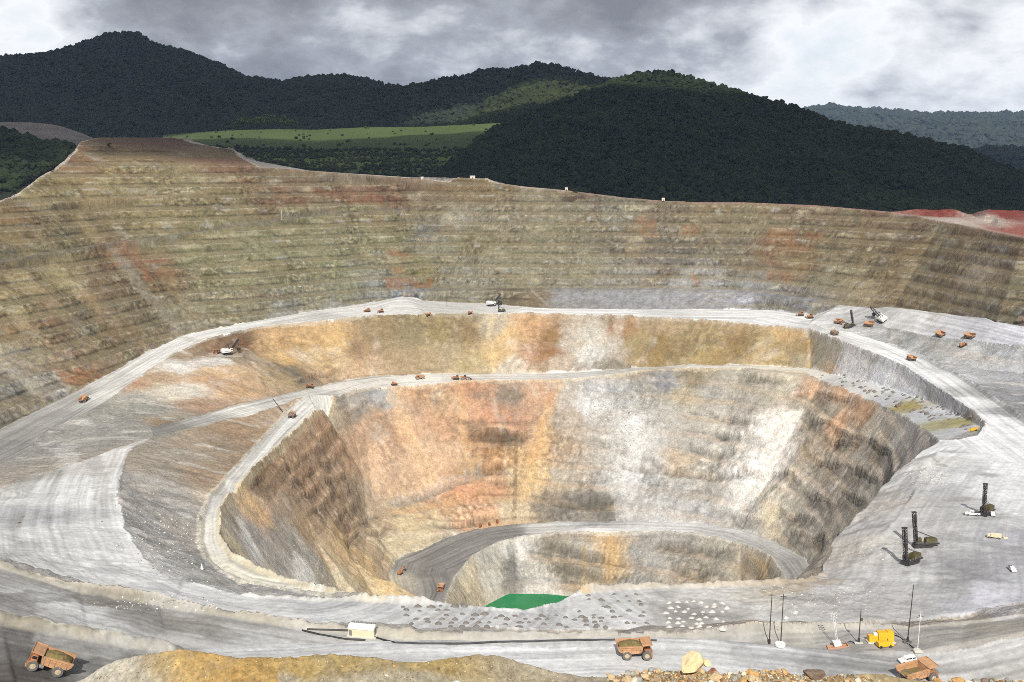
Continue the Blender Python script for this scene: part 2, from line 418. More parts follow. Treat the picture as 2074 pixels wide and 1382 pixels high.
TER = [(660, 880, .42), (600, 920, .42), (560, 950, .42), (690, 940, .42), (640, 1010, .42), (700, 1050, .5), (560, 1090, .1), (620, 1130, .1), (560, 720, .2), (720, 700, .1), (900, 700, .1), (1050, 700, .15), (1300, 700, .05), (1500, 700, .05), (1700, 720, .2),
    (800, 900, 0), (860, 950, 0), (780, 990, 0), (960, 800, .25), (1030, 890, .9), (1000, 950, .8), (1060, 850, .5), (900, 1030, .85), (980, 1040, .85), (830, 1070, .85), (1150, 800, .2), (1200, 900, .4), (1300, 900, .1), (1300, 1000, .3), (1150, 1010, .8), (1230, 1025, .8),
    (1450, 850, .7), (1400, 950, .6), (1500, 1000, .4), (1560, 900, .3), (1650, 850, .6), (1700, 900, .5), (1750, 950, .45), (1650, 1000, .5), (1720, 1020, .45), (1640, 1090, .5), (1050, 1150, .3), (1150, 1130, .9), (1300, 1130, .6), (1450, 1140, .6), (960, 1160, .15), (350, 950, .2), (330, 1060, .1), (300, 800, .1)]
tp = np.array([hit(a, b, ZT) for a, b, c in TER]); tw = np.array([c for *_, c in TER])
num = np.zeros((NR, NT), np.float32); den = np.zeros((NR, NT), np.float32)
for p, w in zip(tp, tw):
    q = 1.0/((X-p[0])**2+(Y-p[1])**2+2.2*(ZT-p[2])**2+200)**2
    num += q*w; den += q
ter = np.where(zone == 1, 1.0, 0.9*num/den)*wm
ter = np.where(FLAT | (zone == 2), 0, ter)
broken = fbm(Sw/60, Z/25, 3, 11)
ter = np.clip(ter*(1.0-np.where(zone == 1, 0.6, 0.9)*sstep(np.where(zone == 1, 0.2, 0.0), 0.4, broken)), 0, 1)
H = np.where(zone == 1, 15.0, 17.0)
zz = Z+200+0.9*fbm(X/40, Y/40, 3, 21)
q = zz/H; fr = q-np.floor(q)
bw = np.where(zone == 1, 0.5, 0.42)
tz = np.where(zone == 1, 0.30, 0.16)               # share of the rise taken by the rubble on the bench
T = np.where(fr < bw, fr*tz/bw, tz+(fr-bw)/(0.96-bw)*(0.99-tz))
T = np.where(fr > 0.96, 0.99+(fr-0.96)*0.25, T)
Z = Z+ter*(T-fr)*H
bench = (sstep(0.0, 0.06, fr)*(1-sstep(bw-0.06, bw+0.06, fr))*ter).astype(np.float32)          # 1 on a bench, 0 on a face
face = (1-bench)*wm
Z = np.where((ZT < -436) & (zone == 0), np.minimum(Z, ZT), Z)
# rock relief on the faces, gullies down the long slopes
gul = ridged(Sw/24+1.5*fbm(X/40, Y/40, 2, 33), Z/160, 3, 31)
smooth = sstep(-0.15, 0.25, fbm(X/55, Y/55, 3, 35))        # long scree runs between rougher rock
inw = (zone != 1)
rk = blur(np.where(zone == 0, 0.25+0.9*np.clip(num/den*1.3, 0, 1), 1.0).astype(np.float32), 3)      # scree is smoother than blasted rock
rk = np.where(zone == 0, rk*0.7, rk)
rk = np.where((zone == 0) & (X > 300) & (Y > 640) & (Y < 1160) & (ZT > -246), rk*0.25, rk)
Z = Z+wm*(1-0.8*bench)*(np.where(inw, 0.5, 0.15)*(gul-0.3)+rk*0.8*fbm(X/7, Y/7, 4, 41, .6)*(0.35+smooth)+rk*0.9*ridged(Sw/6, Z/8, 3, 51)*face*(0.2+0.9*smooth))
Z = Z+wm*bench*0.3*fbm(X/4, Y/4, 3, 45)
Z = Z+((zone == 0)*(1-wm))*(1.6*fbm(X/22, Y/22, 4, 46)+0.5*ridged(X/6, Y/6, 3, 47))
# loose ground
rough = np.zeros((NR, NT), np.float32)
def rub(px, py, R, h, sc_=3.0):
    global Z
    p = hit(px, py, ZT)
    w = np.exp(-((X-p[0])**2+(Y-p[1])**2)/(2*R*R))
    Z = Z+w*0.4*h*(fbm(X/(2.2*sc_), Y/(2.2*sc_), 5, int(px), .6)*1.6+0.5*ridged(X/sc_, Y/sc_, 3, int(px)+5))
Z = Z+np.where(FLAT, 0.30*fbm(X/6, Y/6, 4, 61, .6)+0.5*fbm(X/30, Y/30, 2, 62), 0)
Z = np.where(zone == 3, Z+0.8*fbm(X/16, Y/16, 3, 63)*sstep(-60, 60, X-60), Z)
for a in ((1600, 1215, 26, 2.0, 6), (1700, 1200, 26, 1.8, 7), (1780, 1230, 26, 1.6, 6), (1760, 1110, 22, 1.5, 4), (1890, 960, 25, 1.8, 4), (1940, 1140, 24, 1.6, 9), (320, 1060, 26, 1.6, 4), (370, 1130, 22, 1.8, 4), (1500, 1195, 20, 1.5, 6), (1250, 820, 30, 1.8, 4), (1290, 890, 30, 2.0, 4)): rub(*a)

# single ledges left in the inner walls: a step down along each line, bare rock showing under the lip
LEDGE = np.zeros((NR, NT), np.float32); LIP = np.zeros((NR, NT), np.float32)
def scarp(pxs, h, w=9.0):
    global Z
    P = [hit(a, b, ZT) for a, b in pxs]
    d, al = pdist(P, w*3.2)
    m = (d < w*3.2) & (zone == 0)
    if m.sum() < 10: return
    a, b = np.array(P[0]), np.array(P[-1])
    # side of the line: sign of the offset from the nearest piece
    sg = np.zeros_like(d)
    best = np.full(d.shape, 1e6, np.float32)
    for p, q in zip(P[:-1], P[1:]):
        L = math.hypot(q[0]-p[0], q[1]-p[1]); ux, uy = (q[0]-p[0])/L, (q[1]-p[1])/L
        x = X[m]-p[0]; y = Y[m]-p[1]; t = np.clip(x*ux+y*uy, 0, L)
        dd = np.hypot(x-t*ux, y-t*uy); k = dd < best[m]
        v = sg[m]; v[k] = np.sign(ux*y-uy*x)[k]; sg[m] = v
        v = best[m]; v[k] = dd[k]; best[m] = v
    if ZT[m][sg[m] > 0].mean() > ZT[m][sg[m] < 0].mean(): sg = -sg
    Lt = al[m].max()
    s_ = (d[m]*sg[m]+1.6*fbm(X[m]/16, Y[m]/16, 4, int(pxs[0][0]) % 90, .55)+0.4*noise2(X[m]/3, Y[m]/3, 3))
    end = sstep(0, 18, al[m])*sstep(Lt, Lt-18, al[m])*(0.65+0.6*fbm(al[m]/25, al[m]*0+pxs[0][1], 2, 9))
    Z[m] += h*end*np.where(s_ > 0, -np.exp(-s_/w), 0.55*np.exp(s_/w))
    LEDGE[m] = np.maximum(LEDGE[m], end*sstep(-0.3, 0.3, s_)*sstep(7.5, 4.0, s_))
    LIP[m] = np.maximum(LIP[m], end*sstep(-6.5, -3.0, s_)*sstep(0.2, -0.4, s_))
for q in """637,896 687,879|569,955 623,921 672,896|585,980 630,948 686,921 706,907|599,1018 640,983 686,959 717,941|620,1042 675,997 727,962|675,1060 700,1028 731,1000|703,1073 745,1042 779,1035|693,1094 727,1070 790,1053|790,1018 866,997 967,966|849,1056 901,1063 1026,1032|498,983 543,955|689,830 752,813|939,875 1043,875|943,931 1043,934|943,848 991,848|1019,793 1075,795|970,966 1068,967|1422,830 1476,847 1552,855|1443,863 1552,888|1384,893 1510,910|1300,914 1359,951 1430,956 1531,951|1493,943 1569,956 1619,972 1644,998 1699,1019|1430,1023 1489,1035 1560,1060|1569,1023 1610,1040 1657,1056|1623,910 1678,930 1741,951 1783,972|1636,847 1699,872 1762,893 1804,918 1837,947|1648,788 1703,809 1749,813|1657,876 1703,889 1753,889|1594,1065 1669,1086 1703,1082|1501,758 1610,767|1100,1100 1160,1108 1230,1128 1300,1138|1120,1138 1205,1162 1290,1160|1300,1100 1420,1108 1500,1122|1350,1140 1450,1150|1240,728 1300,745|850,738 905,746|590,775 660,757|230,772 300,764|1110,1012 1170,1018 1240,1016|850,1090 930,1078|620,760 700,735|1240,930 1330,950|1180,880 1260,905|1700,985 1760,1010|1560,985 1600,1000""".split('|'):
    scarp([tuple(float(v) for v in p.split(',')) for p in q.split()], 5.5)

# windrows (safety berms) along road edges: (line, height, half width, tint, tint strength)
TINT = np.zeros((NR, NT, 3), np.float32); TW = np.zeros((NR, NT), np.float32)
def windrow(pts, h, w, rgb=None, k=0.0, lump=0.5, off=0):
    global Z
    d, al = pdist(pts, w*3)
    near = d < w*3
    s = np.zeros_like(d)
    prof = np.clip(1-d[near]/w, 0, 1)
    s[near] = prof*h*(1+lump*fbm(al[near]/6, d[near]/6, 3, int(h*10)+3))
    Z += s
    if rgb is not None:
        t = np.zeros_like(d); t[near] = k*sstep(1.15, 0.75, d[near]/w)*(0.7+0.6*fbm(al[near]/9, d[near]/2, 3, 71))
        m = t > TW
        TINT[m] = lin(rgb); TW[m] = t[m]
windrow(road1_far[:5], 2.6, 4.0, (172, 164, 142), .7, .9)
windrow(berm2[:9], 2.2, 3.8, (170, 162, 142), .7, .9)
windrow(berm2[8:], 1.0, 3.0, (176, 170, 155), .4, .9)
windrow(white_out[2:9], 1.8, 3.0, (105, 103, 98), .8, 1.2)
windrow(mid_in[3:13], 1.6, 3, (200, 196, 184), .5); windrow(mid_in[13:k_mid+8], 1.4, 3, (185, 180, 168), .4)
windrow(r_out[1:7], 2.6, 4, (130, 128, 124), .6, .8); windrow(mid_in[k_mid:k_mid+8], 1.8, 3, (150, 148, 142), .5)
windrow(r2j[1:], 1.2, 2.2, (215, 200, 172), .5); windrow(r2o[:8], 1.0, 3, (120, 105, 85), .4)
windrow(r3o, 2.0, 2.6, (205, 198, 180), .6); windrow(r3i[:11], 2.2, 3.0, (212, 198, 165), .7)
windrow(r4i, 1.6, 2.4, (205, 200, 188), .6); windrow(crest[7:11], 1.4, 3, (190, 183, 168), .4, .9)
windrow(crest[14:20], 1.8, 4, (178, 160, 130), .6, .9)
windrow(BLD['upper_low'][1:], 1.6, 3, (140, 138, 134), .5)

# narrow ledge roads cut into the high wall
def ledge(pxs, w, rgb, k=.7):
    global Z
    P = [hit(a, b, ZT) for a, b in pxs]
    d, al = pdist(P, w*2.5)
    L = np.concatenate(([0], np.cumsum([math.hypot(*(q-p)[:2]) for p, q in zip(P[:-1], P[1:])])))
    zl = np.interp(al, L, [p[2] for p in P])
    m = (d < w*2)
    ww = sstep(1.3, 0.8, d/w)*m
    Z = Z*(1-ww)+zl*ww
    bench[:] = bench*(1-ww)
    t = (k*sstep(1.15, 0.85, d/w)*m*(0.8+0.5*fbm(X/12, Y/12, 3, 72))).astype(np.float32)
    q = t > TW; TINT[q] = lin(rgb); TW[q] = t[q]
ledge([(-60, 541), (0, 530), (100, 512), (230, 490), (400, 470), (560, 445), (700, 431), (820, 424)], 5.0, (128, 122, 108), .75)
ledge([(0, 421), (60, 416), (150, 408), (300, 398), (420, 388)], 3.5, (170, 150, 118), .6)
ledge([(520, 338), (640, 347), (800, 359), (900, 369)], 5, (178, 160, 138), .6)
def stain(pxs, w, rgb, k=.8, cut=0.0):
    global Z
    P = [hit(a, b, Z) for a, b in pxs]
    d, al = pdist(P, w*2.5)
    m = d < w*2.5
    f = np.zeros_like(d)
    nn = fbm(X[m]/(w*1.6)+3, Y[m]/(w*1.6), 5, 73, .65); n3 = fbm(S[m]/3.5, Z[m]/7, 3, 74, .6)
    f[m] = sstep(1.1, 0.75, d[m]/w+1.3*nn)*np.clip(0.72+0.9*n3, 0.15, 1)
    if cut: Z = Z-cut*f
    t = k*f*0.85
    a = TW+t-TW*t
    TINT[m] = (TINT[m]*(TW*(1-t))[m][:, None]+lin(rgb)*t[m][:, None])/np.maximum(a[m], 1e-4)[:, None]
    TW[m] = a[m]
for q in """225,500 300,600 350,650 405,692;7;158,152,138;.6|250,500 300,560;6;165,112,80;.5|1080,590 1115,622;3;190,186,176;.7|1130,642 1105,700 1095,750;8;146,114,74;.5|1000,642 988,680 1000,720 1000,758;4;212,192,148;.5|600,690 660,752;6;150,120,74;.5|560,682 620,760;6;165,126,74;.5|640,680 672,745;6;152,122,78;.5|700,680 730,745;5;160,130,85;.4|1255,652 1235,715;9;192,188,178;.6|1500,672 1450,738;12;140,112,70;.6|1565,690 1510,738;7;185,158,108;.5|1345,690 1330,735;9;135,112,66;.6|1640,692 1640,742;3;200,165,105;.7|890,650 880,720;9;138,122,84;.5|780,650 790,730;9;145,126,90;.5|950,660 945,740;6;142,120,80;.5
800,800 830,880 872,960;10;220,188,145;.55|930,790 940,880 958,965;5;208,172,122;.5|1112,830 1092,920 1060,1005;8;212,180,132;.5|1132,780 1100,850 1080,930;7;208,162,110;.5|1045,880 1042,1045;2.6;108,86,62;.7|955,882 1072,882;5;92,80,64;.6|985,886 985,945;4;118,84,56;.6|1012,886 1012,952;4;118,84,56;.6|955,800 985,800;4;118,108,94;.7|1010,800 1060,801;5;118,108,94;.7|940,858 985,858;3;128,112,92;.6|1030,858 1075,858;3;128,112,92;.6|870,835 930,838;3;190,160,120;.5|1600,850 1565,930 1510,1000;14;220,214,204;.55|1240,870 1250,990 1262,1050;9;206,204,199;.5|1292,850 1275,1000;9;212,210,206;.55|1440,950 1435,1012;3;108,103,96;.7|1400,980 1300,1040;8;186,184,180;.4
1108,1012 1170,1020 1230,1016;6;100,95,86;.75|1200,1010 1228,1052;7;96,92,84;.7|1037,1108 1035,1196;5;112,110,104;.8|1053,1090 1053,1150;4;215,212,206;.7|1240,1095 1235,1160;6;200,164,114;.6|1185,1110 1185,1192;2.6;186,158,106;.7|1110,1106 1220,1130;4;104,98,86;.7|1128,1142 1205,1164;4;104,98,86;.7|1290,1140 1320,1170;4;120,116,108;.5|1480,1125 1545,1140;5;128,118,98;.5|960,1130 940,1190;5;205,190,160;.5
490,1060 510,1105 520,1122;5;232,230,222;.85|606,1130 652,1192;5;226,224,217;.8|690,1085 740,1130 788,1196;9;214,182,126;.65|640,1085 700,1150 760,1205;6;205,188,150;.5|500,1005 540,1050;8;216,184,134;.6|705,830 650,880;5;150,125,95;.4|735,900 745,1000;5;120,105,86;.6|520,975 560,950;6;120,98,72;.5|790,1022 870,1000 972,962;5;160,155,148;.6|800,1040 900,1020 970,1000;6;200,160,115;.4|1820,860 1700,1000 1660,1110;9;150,138,118;.4|1750,880 1680,960;9;170,150,122;.4|1690,1000 1665,1100;5;104,98,88;.5|1780,930 1720,1020;6;112,104,94;.5|1640,900 1600,960;9;166,148,120;.4
180,905 200,960 215,1020;7;150,147,140;.6|130,905 150,960;9;222,220,215;.5|60,960 20,1010;9;150,147,138;.5|60,1100 30,1125;6;130,126,118;.5|45,1040 38,1070;1.2;140,125,105;.5|240,1060 300,1130 420,1200 560,1232;11;226,225,222;.5|160,1050 250,1160 380,1225;10;190,189,186;.5|300,1120 360,1190;5;196,195,191;.4|2010,880 2050,960 2060,1060;9;225,225,225;.4|1960,900 1980,980;8;196,196,196;.4|2000,1060 2050,1140 2060,1240;5;160,160,163;.5|1900,1085 2000,1100 2050,1110;6;145,144,142;.6|1950,1140 1985,1170;9;132,131,132;.6|1905,1120 1960,1125;7;150,148,146;.5|1985,1180 2005,1240;5;210,210,217;.6|2030,1190 2040,1250;5;208,208,215;.5|1690,1175 1600,1192 1560,1198;5;160,140,112;.6|1640,1260 1780,1255;4;160,157,152;.4|240,1280 330,1298;5;208,207,204;.5|100,1215 170,1262;9;216,215,212;.6|20,1215 140,1205 220,1225;6;112,108,102;.7|250,1225 330,1255 440,1280;6;118,114,107;.6|60,1322 250,1350;8;96,94,90;.5|120,1303 220,1318;6;176,175,171;.6|520,1300 700,1310 900,1318;4;214,213,211;.5|900,1300 1240,1305;3;140,137,131;.5|1500,1325 1700,1355;5;140,139,138;.5|1880,1345 2060,1325;5;214,213,209;.4|1950,1366 2070,1352;6;150,147,143;.5|1700,740 1780,765 1860,795 1950,832;9;214,216,221;.75|1650,700 1680,730;8;172,168,158;.6|1362,1240 1465,1246;13;148,144,138;.8|1355,1262 1465,1268;7;150,146,140;.7|790,514 822,516;4;158,112,74;.85|800,544 814,545;4;158,112,74;.85|788,568 815,572;6;158,112,74;.8|828,570 872,574;5;158,112,74;.85|272,505 300,560;5;158,112,74;.6|1290,448 1325,456;5;158,112,74;.6|1385,462 1410,468;5;158,112,74;.6|1560,474 1605,478;6;158,112,74;.65|1630,480 1660,484;5;158,112,74;.6|1600,500 1640,506;5;158,112,74;.7|1402,560 1412,572;4;158,112,74;.6|1560,556 1600,562;5;158,112,74;.6|640,392 700,398 770,402;7;142,88,64;.6|690,380 760,386;5;140,92,70;.5|560,402 620,408;7;136,100,74;.5|1180,392 1210,400;8;96,80,64;.6|1300,470 1330,478;4;158,110,70;.4|1720,570 1760,590;9;172,158,128;.5|1960,560 2000,566;9;168,154,134;.5|470,400 500,470 540,540;7;152,146,120;.45|90,470 150,560;8;158,140,104;.4|180,600 240,700;9;160,132,96;.5|330,560 390,640;9;150,126,92;.45|620,460 640,560;10;146,138,104;.35|960,400 970,480;9;150,142,116;.4|1060,420 1070,560;12;150,144,122;.35|1150,440 1160,560;10;140,132,104;.35|1480,420 1490,560;14;128,116,92;.4|1840,450 1800,620;14;122,104,78;.45|1930,470 1900,640;14;118,102,76;.4|1750,440 1740,560;10;142,124,92;.35|40,640 100,740;10;186,172,140;.45|0,700 60,790;10;196,188,170;.5|250,640 300,710;8;166,140,104;.4|850,462 870,480;6;112,114,116;.5""".replace(chr(10), '|').split('|'):
    a, w_, c_, k_ = q.split(';')
    stain([tuple(float(v) for v in p.split(',')) for p in a.split()], float(w_), tuple(int(v) for v in c_.split(',')), float(k_))

Z = np.where((zone == 0) & (ZT < -437.5), np.minimum(Z, ZT-0.4), Z)
# ------------------------------------------------------------------ rock and dust colours (the ground's own, save the painted light and shade below), sampled at surveyed spots
PTS = {
1: """200 290 140 110 80|330 290 135 105 80|250 320 165 140 95|160 330 145 115 80|420 310 150 125 90|450 330 150 115 85|120 370 165 145 95|70 400 185 165 115|250 370 160 145 100|380 380 155 142 100|470 400 140 125 85|300 430 155 140 95|150 430 150 132 90|30 440 150 125 85|60 480 150 130 88|20 520 140 125 90|150 490 150 138 95|300 490 145 135 95|420 460 145 135 92|230 520 160 120 80|265 530 160 140 120|310 540 150 110 75|60 560 170 150 105|130 570 175 160 110|200 590 150 125 90|250 580 145 120 85|320 580 140 118 82|40 620 185 165 115|120 620 165 140 100|30 680 185 155 110|110 660 160 130 95|170 650 150 140 115|210 680 165 145 105|60 720 190 175 145|130 740 170 140 105|30 780 170 165 155|110 780 195 190 178|60 820 165 150 125|160 770 180 125 80|220 720 175 150 115|260 690 160 140 108|30 850 150 140 120|300 640 140 125 95|330 680 165 145 110|370 620 155 148 120|390 660 165 155 130|450 620 150 140 105|450 560 148 145 105|400 520 145 140 100|520 500 148 145 105|560 560 150 145 105|520 620 145 138 110|580 620 165 165 155|640 600 160 155 125|650 540 150 148 108|600 450 145 138 98|550 400 135 105 75|600 375 140 115 88|700 365 145 130 105|790 400 135 100 72|760 430 150 135 95|850 380 130 105 80|880 420 140 125 98|950 390 150 128 92|990 380 150 125 85|930 440 165 158 140|820 470 140 135 95|750 490 150 145 105|860 470 128 124 112|700 590 150 148 120|840 545 150 140 95|900 520 145 142 115|960 480 138 128 92|1000 430 150 140 118|1050 500 150 142 112|960 560 160 155 135|1060 560 155 150 125|1100 400 155 145 118|1180 420 150 142 120|1170 395 105 85 68|1150 470 145 138 108|1180 540 150 145 118|1250 430 150 145 125|1220 490 130 120 100|1290 470 140 125 105|1350 420 135 120 98|1340 490 126 116 100|1360 530 130 122 110|1420 440 140 125 95|1250 560 160 155 140|1400 570 175 172 165|1500 450 140 128 95|1480 500 125 118 105|1500 570 170 170 168|1520 540 140 125 100|1560 510 150 115 80|1620 530 150 125 85|1700 450 135 118 88|1650 430 140 118 92|1750 500 135 118 85|1680 560 150 142 110|1730 590 165 150 120|1780 430 130 105 80|1850 450 130 108 85|1850 500 130 112 82|1800 560 140 122 88|1900 540 120 105 78|1950 490 125 105 80|2050 510 115 95 70|2000 570 135 118 90|1850 600 155 135 100|1920 600 130 112 82|1980 560 165 150 130|2040 600 140 128 105|2060 650 125 120 108|1960 640 120 108 88|1900 630 130 110 82|1000 600 150 142 118|900 600 150 145 125|1030 600 110 92 70|1080 605 150 130 100|1150 605 168 167 168|1250 605 170 169 172|1350 610 176 175 178|1450 600 180 179 182|1500 610 195 195 205|1550 615 150 150 150|1620 625 160 160 165|1700 632 145 142 140|1780 632 115 110 105|760 600 150 150 140|820 600 140 145 155|680 620 170 170 160""",
0: """220 840 150 147 135|300 830 148 145 132|330 800 205 195 170|380 790 210 200 180|270 810 165 160 145|250 780 185 140 95|330 765 185 155 115|420 770 190 150 105|350 850 160 150 130|400 820 175 140 105|330 855 150 125 95|470 790 195 155 105|500 750 190 155 105|430 755 195 160 115|370 742 215 210 198|440 733 205 200 188|480 725 160 140 110|380 715 160 135 100|430 700 155 120 85|480 690 110 80 50|490 700 120 85 50|470 680 120 95 65|540 690 205 165 105|580 720 210 170 100|560 760 165 140 95|600 690 195 155 95|630 720 200 170 115|610 760 120 110 90|640 760 195 160 115|680 690 205 165 95|680 730 200 170 120|720 700 155 125 85|720 750 205 170 125|770 680 150 128 88|770 740 190 160 120|830 680 140 125 85|830 730 165 140 100|890 670 150 130 80|900 720 170 150 110|950 670 145 122 80|950 740 175 155 105|1000 660 180 165 135|1010 720 200 165 100|1040 680 210 170 105|1080 670 205 155 100|1080 720 195 150 110|1040 745 205 190 165|1115 680 150 115 65|1105 720 150 105 60|1150 690 185 172 152|1130 740 180 160 135|1200 680 190 182 165|1200 715 205 202 192|1260 670 160 120 75|1250 720 175 160 135|1240 735 140 130 110|1290 690 155 135 85|1330 700 140 115 65|1310 730 150 125 75|1380 690 150 128 80|1350 660 165 140 100|1450 690 160 135 82|1420 725 165 140 80|1500 700 150 125 75|1470 670 170 145 100|1560 700 170 145 90|1570 725 195 165 105|1620 700 155 130 80|1630 730 165 150 115|1600 675 185 150 90|1680 700 165 155 125|1700 735 172 166 152|1760 740 172 168 160|1690 745 190 150 100|1720 757 185 182 178|1780 765 215 217 222|1850 785 215 218 225|1900 800 195 197 202|1940 825 170 168 165|580 845 175 150 120|540 830 165 140 110|470 870 165 135 100|450 900 150 130 105|500 890 160 130 95|400 900 168 148 122|350 920 162 150 130|330 950 160 148 130|400 960 160 135 105|300 980 165 160 152|340 1030 165 162 155|380 1080 168 160 148|300 1060 165 163 158|340 1120 160 158 152|390 1140 165 163 158|450 1170 170 168 162|550 1200 188 186 180|690 840 165 150 125|720 815 160 152 140|760 800 170 168 165|790 820 165 165 160|640 870 184 144 106|600 900 172 138 102|560 940 168 135 100|660 890 174 140 104|700 930 180 144 106|620 960 180 142 102|580 980 168 138 106|680 1000 175 147 112|720 1000 168 148 120|640 1040 175 145 110|700 1060 170 140 105|520 970 150 125 95|500 1020 215 180 130|530 1040 205 165 120|480 1060 180 165 140|560 1080 165 155 140|520 1090 165 160 150|600 1110 168 160 145|640 1140 175 168 152|560 1140 170 165 155|505 1095 225 222 212|515 1115 225 222 212|620 1160 215 212 205|650 1120 195 170 130|690 1120 210 175 120|720 1150 215 182 125|750 1180 210 185 135|700 1180 200 185 150|660 1180 185 175 152|480 1120 195 180 145|560 1165 205 190 150|740 1100 185 160 120|620 1070 180 150 110|770 850 185 150 110|800 830 195 155 115|780 900 205 165 125|820 880 205 160 115|800 960 205 168 128|860 900 210 172 130|870 960 210 170 128|900 860 200 152 108|920 920 208 168 125|900 810 205 165 120|840 800 195 150 105|950 800 200 145 100|740 880 180 144 108|930 840 195 150 110|980 810 195 145 105|1000 850 195 140 100|1040 860 190 135 98|1030 800 150 130 110|1090 800 195 150 110|990 890 150 115 80|1030 890 120 100 75|970 900 190 140 90|1010 930 205 155 95|1060 920 200 160 105|1090 870 195 160 115|1100 910 215 170 105|960 940 175 140 95|1040 960 200 170 120|1080 970 210 175 115|1000 980 205 150 100|950 1000 215 150 100|900 1020 205 155 105|860 1040 190 160 115|980 1030 205 155 110|1040 1030 200 180 140|1000 1060 205 165 115|940 1060 210 165 120|880 1060 195 175 135|820 1060 200 178 130|780 1060 175 150 115|850 1095 205 190 150|800 1100 200 185 145|740 1040 165 145 115|920 1085 190 180 160|1150 790 180 170 155|1150 850 175 160 140|1130 910 180 155 125|1150 960 178 165 145|1120 1000 180 160 130|1110 1020 130 120 105|1150 1020 125 120 112|1200 790 190 188 185|1200 820 205 205 202|1220 860 175 168 158|1260 800 165 165 162|1240 910 178 172 160|1280 860 205 203 198|1290 900 200 198 192|1320 800 170 165 152|1350 780 145 145 148|1340 850 175 170 160|1380 800 175 160 130|1400 770 150 135 105|1250 980 182 180 175|1280 960 200 200 200|1320 960 172 170 165|1230 1025 120 115 105|1280 1030 175 172 168|1350 1000 165 163 158|1350 1045 185 183 180|1420 1040 170 168 165|1400 900 170 165 155|1450 850 175 168 155|1420 960 168 163 152|1380 930 185 165 135|1500 820 172 165 152|1440 790 165 160 148|1550 780 175 165 145|1500 760 165 158 140|1590 775 205 195 170|1480 900 170 165 155|1520 900 195 190 182|1560 880 222 218 210|1600 850 225 215 200|1580 930 218 212 202|1540 950 212 210 205|1510 980 210 208 203|1560 1000 205 195 175|1490 1010 190 188 182|1460 1000 165 160 150|1560 1040 205 190 155|1520 1050 180 176 168|1640 790 190 150 110|1700 800 195 155 115|1750 830 185 145 105|1680 830 168 156 134|1640 850 158 148 130|1700 860 190 148 108|1620 820 160 150 130|1650 900 172 156 132|1720 890 172 158 134|1780 860 175 165 150|1820 880 172 168 160|1780 910 160 148 128|1840 900 170 165 158|1680 950 162 152 136|1740 940 166 156 140|1800 940 162 155 142|1620 970 170 160 144|1650 1010 152 145 134|1720 1000 154 147 136|1780 990 157 150 139|1600 1040 165 158 142|1650 1070 164 157 146|1700 1050 157 150 138|1620 1100 160 153 140|1670 1100 135 129 118|1640 1140 165 160 150|1660 1120 145 138 126|940 1160 200 188 160|960 1190 195 178 145|990 1130 175 172 160|1000 1180 190 185 170|1037 1140 125 122 115|1040 1180 140 136 128|1050 1110 195 192 185|1080 1150 185 180 168|1110 1110 140 132 115|1130 1130 170 160 140|1150 1150 135 125 105|1100 1190 200 198 190|1180 1120 165 158 145|1200 1150 150 140 120|1240 1110 205 170 115|1240 1140 195 165 115|1190 1180 180 160 125|1290 1110 160 156 150|1320 1150 165 160 152|1300 1180 150 145 135|1380 1120 145 140 130|1420 1160 150 140 120|1460 1130 150 145 132|1520 1150 165 150 125|1540 1130 185 155 105|120 880 150 147 138|200 868 152 148 140|260 862 150 147 137|290 876 145 142 132|160 858 152 149 141|80 900 145 142 134|230 880 150 147 138|1400 1180 165 150 125|1850 690 155 155 152|1900 720 158 157 154|1980 730 165 165 165|2060 730 160 162 165|1800 680 165 165 162|1980 790 140 140 140|2050 810 145 146 148|2070 840 135 135 135|1670 662 205 204 200|1720 668 190 189 186|1780 673 180 179 177|1690 666 205 204 200""",
4: """50 880 140 138 132|100 850 150 148 142|150 890 165 160 150|30 900 130 128 124|100 890 160 158 150|170 805 150 147 140|200 800 205 203 195|250 760 190 188 180|280 750 215 213 206|330 705 205 203 196|400 685 212 210 204|500 657 215 214 208|600 645 205 203 196|650 640 185 183 175|700 632 212 210 204|800 622 205 203 197|900 625 190 187 180|1000 628 195 192 185|1100 632 215 214 210|1250 636 218 217 214|1350 638 200 199 195|1450 640 218 217 214|1550 640 218 217 214|1600 645 215 214 211|1650 655 190 190 188|1700 655 175 174 172|1750 660 165 163 160|1830 660 200 198 195|1900 672 190 189 190|1950 680 180 180 185|2050 695 195 195 202""",
5: """1680 680 218 217 213|1750 705 220 219 216|1800 722 220 219 216|1850 745 218 217 214|1900 765 222 221 219|1960 810 222 221 219|1930 800 175 174 172|2010 850 225 225 224|2050 880 222 222 222|2060 840 150 150 150|1980 800 165 165 163|1900 745 200 200 198""",
6: """1700 775 190 189 184|1800 810 185 186 188|1880 840 182 184 186|1850 820 165 150 75|1950 855 165 155 95|1970 868 185 186 188|1760 790 205 203 196|1660 754 215 210 198""",
7: """340 872 130 127 118|420 852 165 163 155|500 832 205 203 193|560 815 185 182 174|640 797 190 187 178|700 783 215 210 198|760 775 205 200 188|850 770 222 217 205|950 765 205 198 185|1050 763 210 204 192|1150 762 195 192 184|1280 750 180 176 166|1450 742 200 194 180|1600 748 205 198 180""",
8: """600 835 205 203 195|520 910 200 198 190|430 1020 195 193 185|425 1090 210 206 192|500 1165 218 212 190|620 1195 215 210 195""",
9: """820 1150 140 135 128|820 1195 190 182 162|790 1175 185 175 150|845 1205 185 178 158|885 1200 128 125 120|900 1130 125 122 117|870 1150 125 122 117|960 1090 130 128 122|1030 1075 128 126 121|1100 1070 190 188 182|1200 1066 150 148 144|1200 1073 218 217 213|1350 1070 200 199 195|1450 1080 185 184 180|1560 1110 180 178 172|1620 1150 165 162 155""",
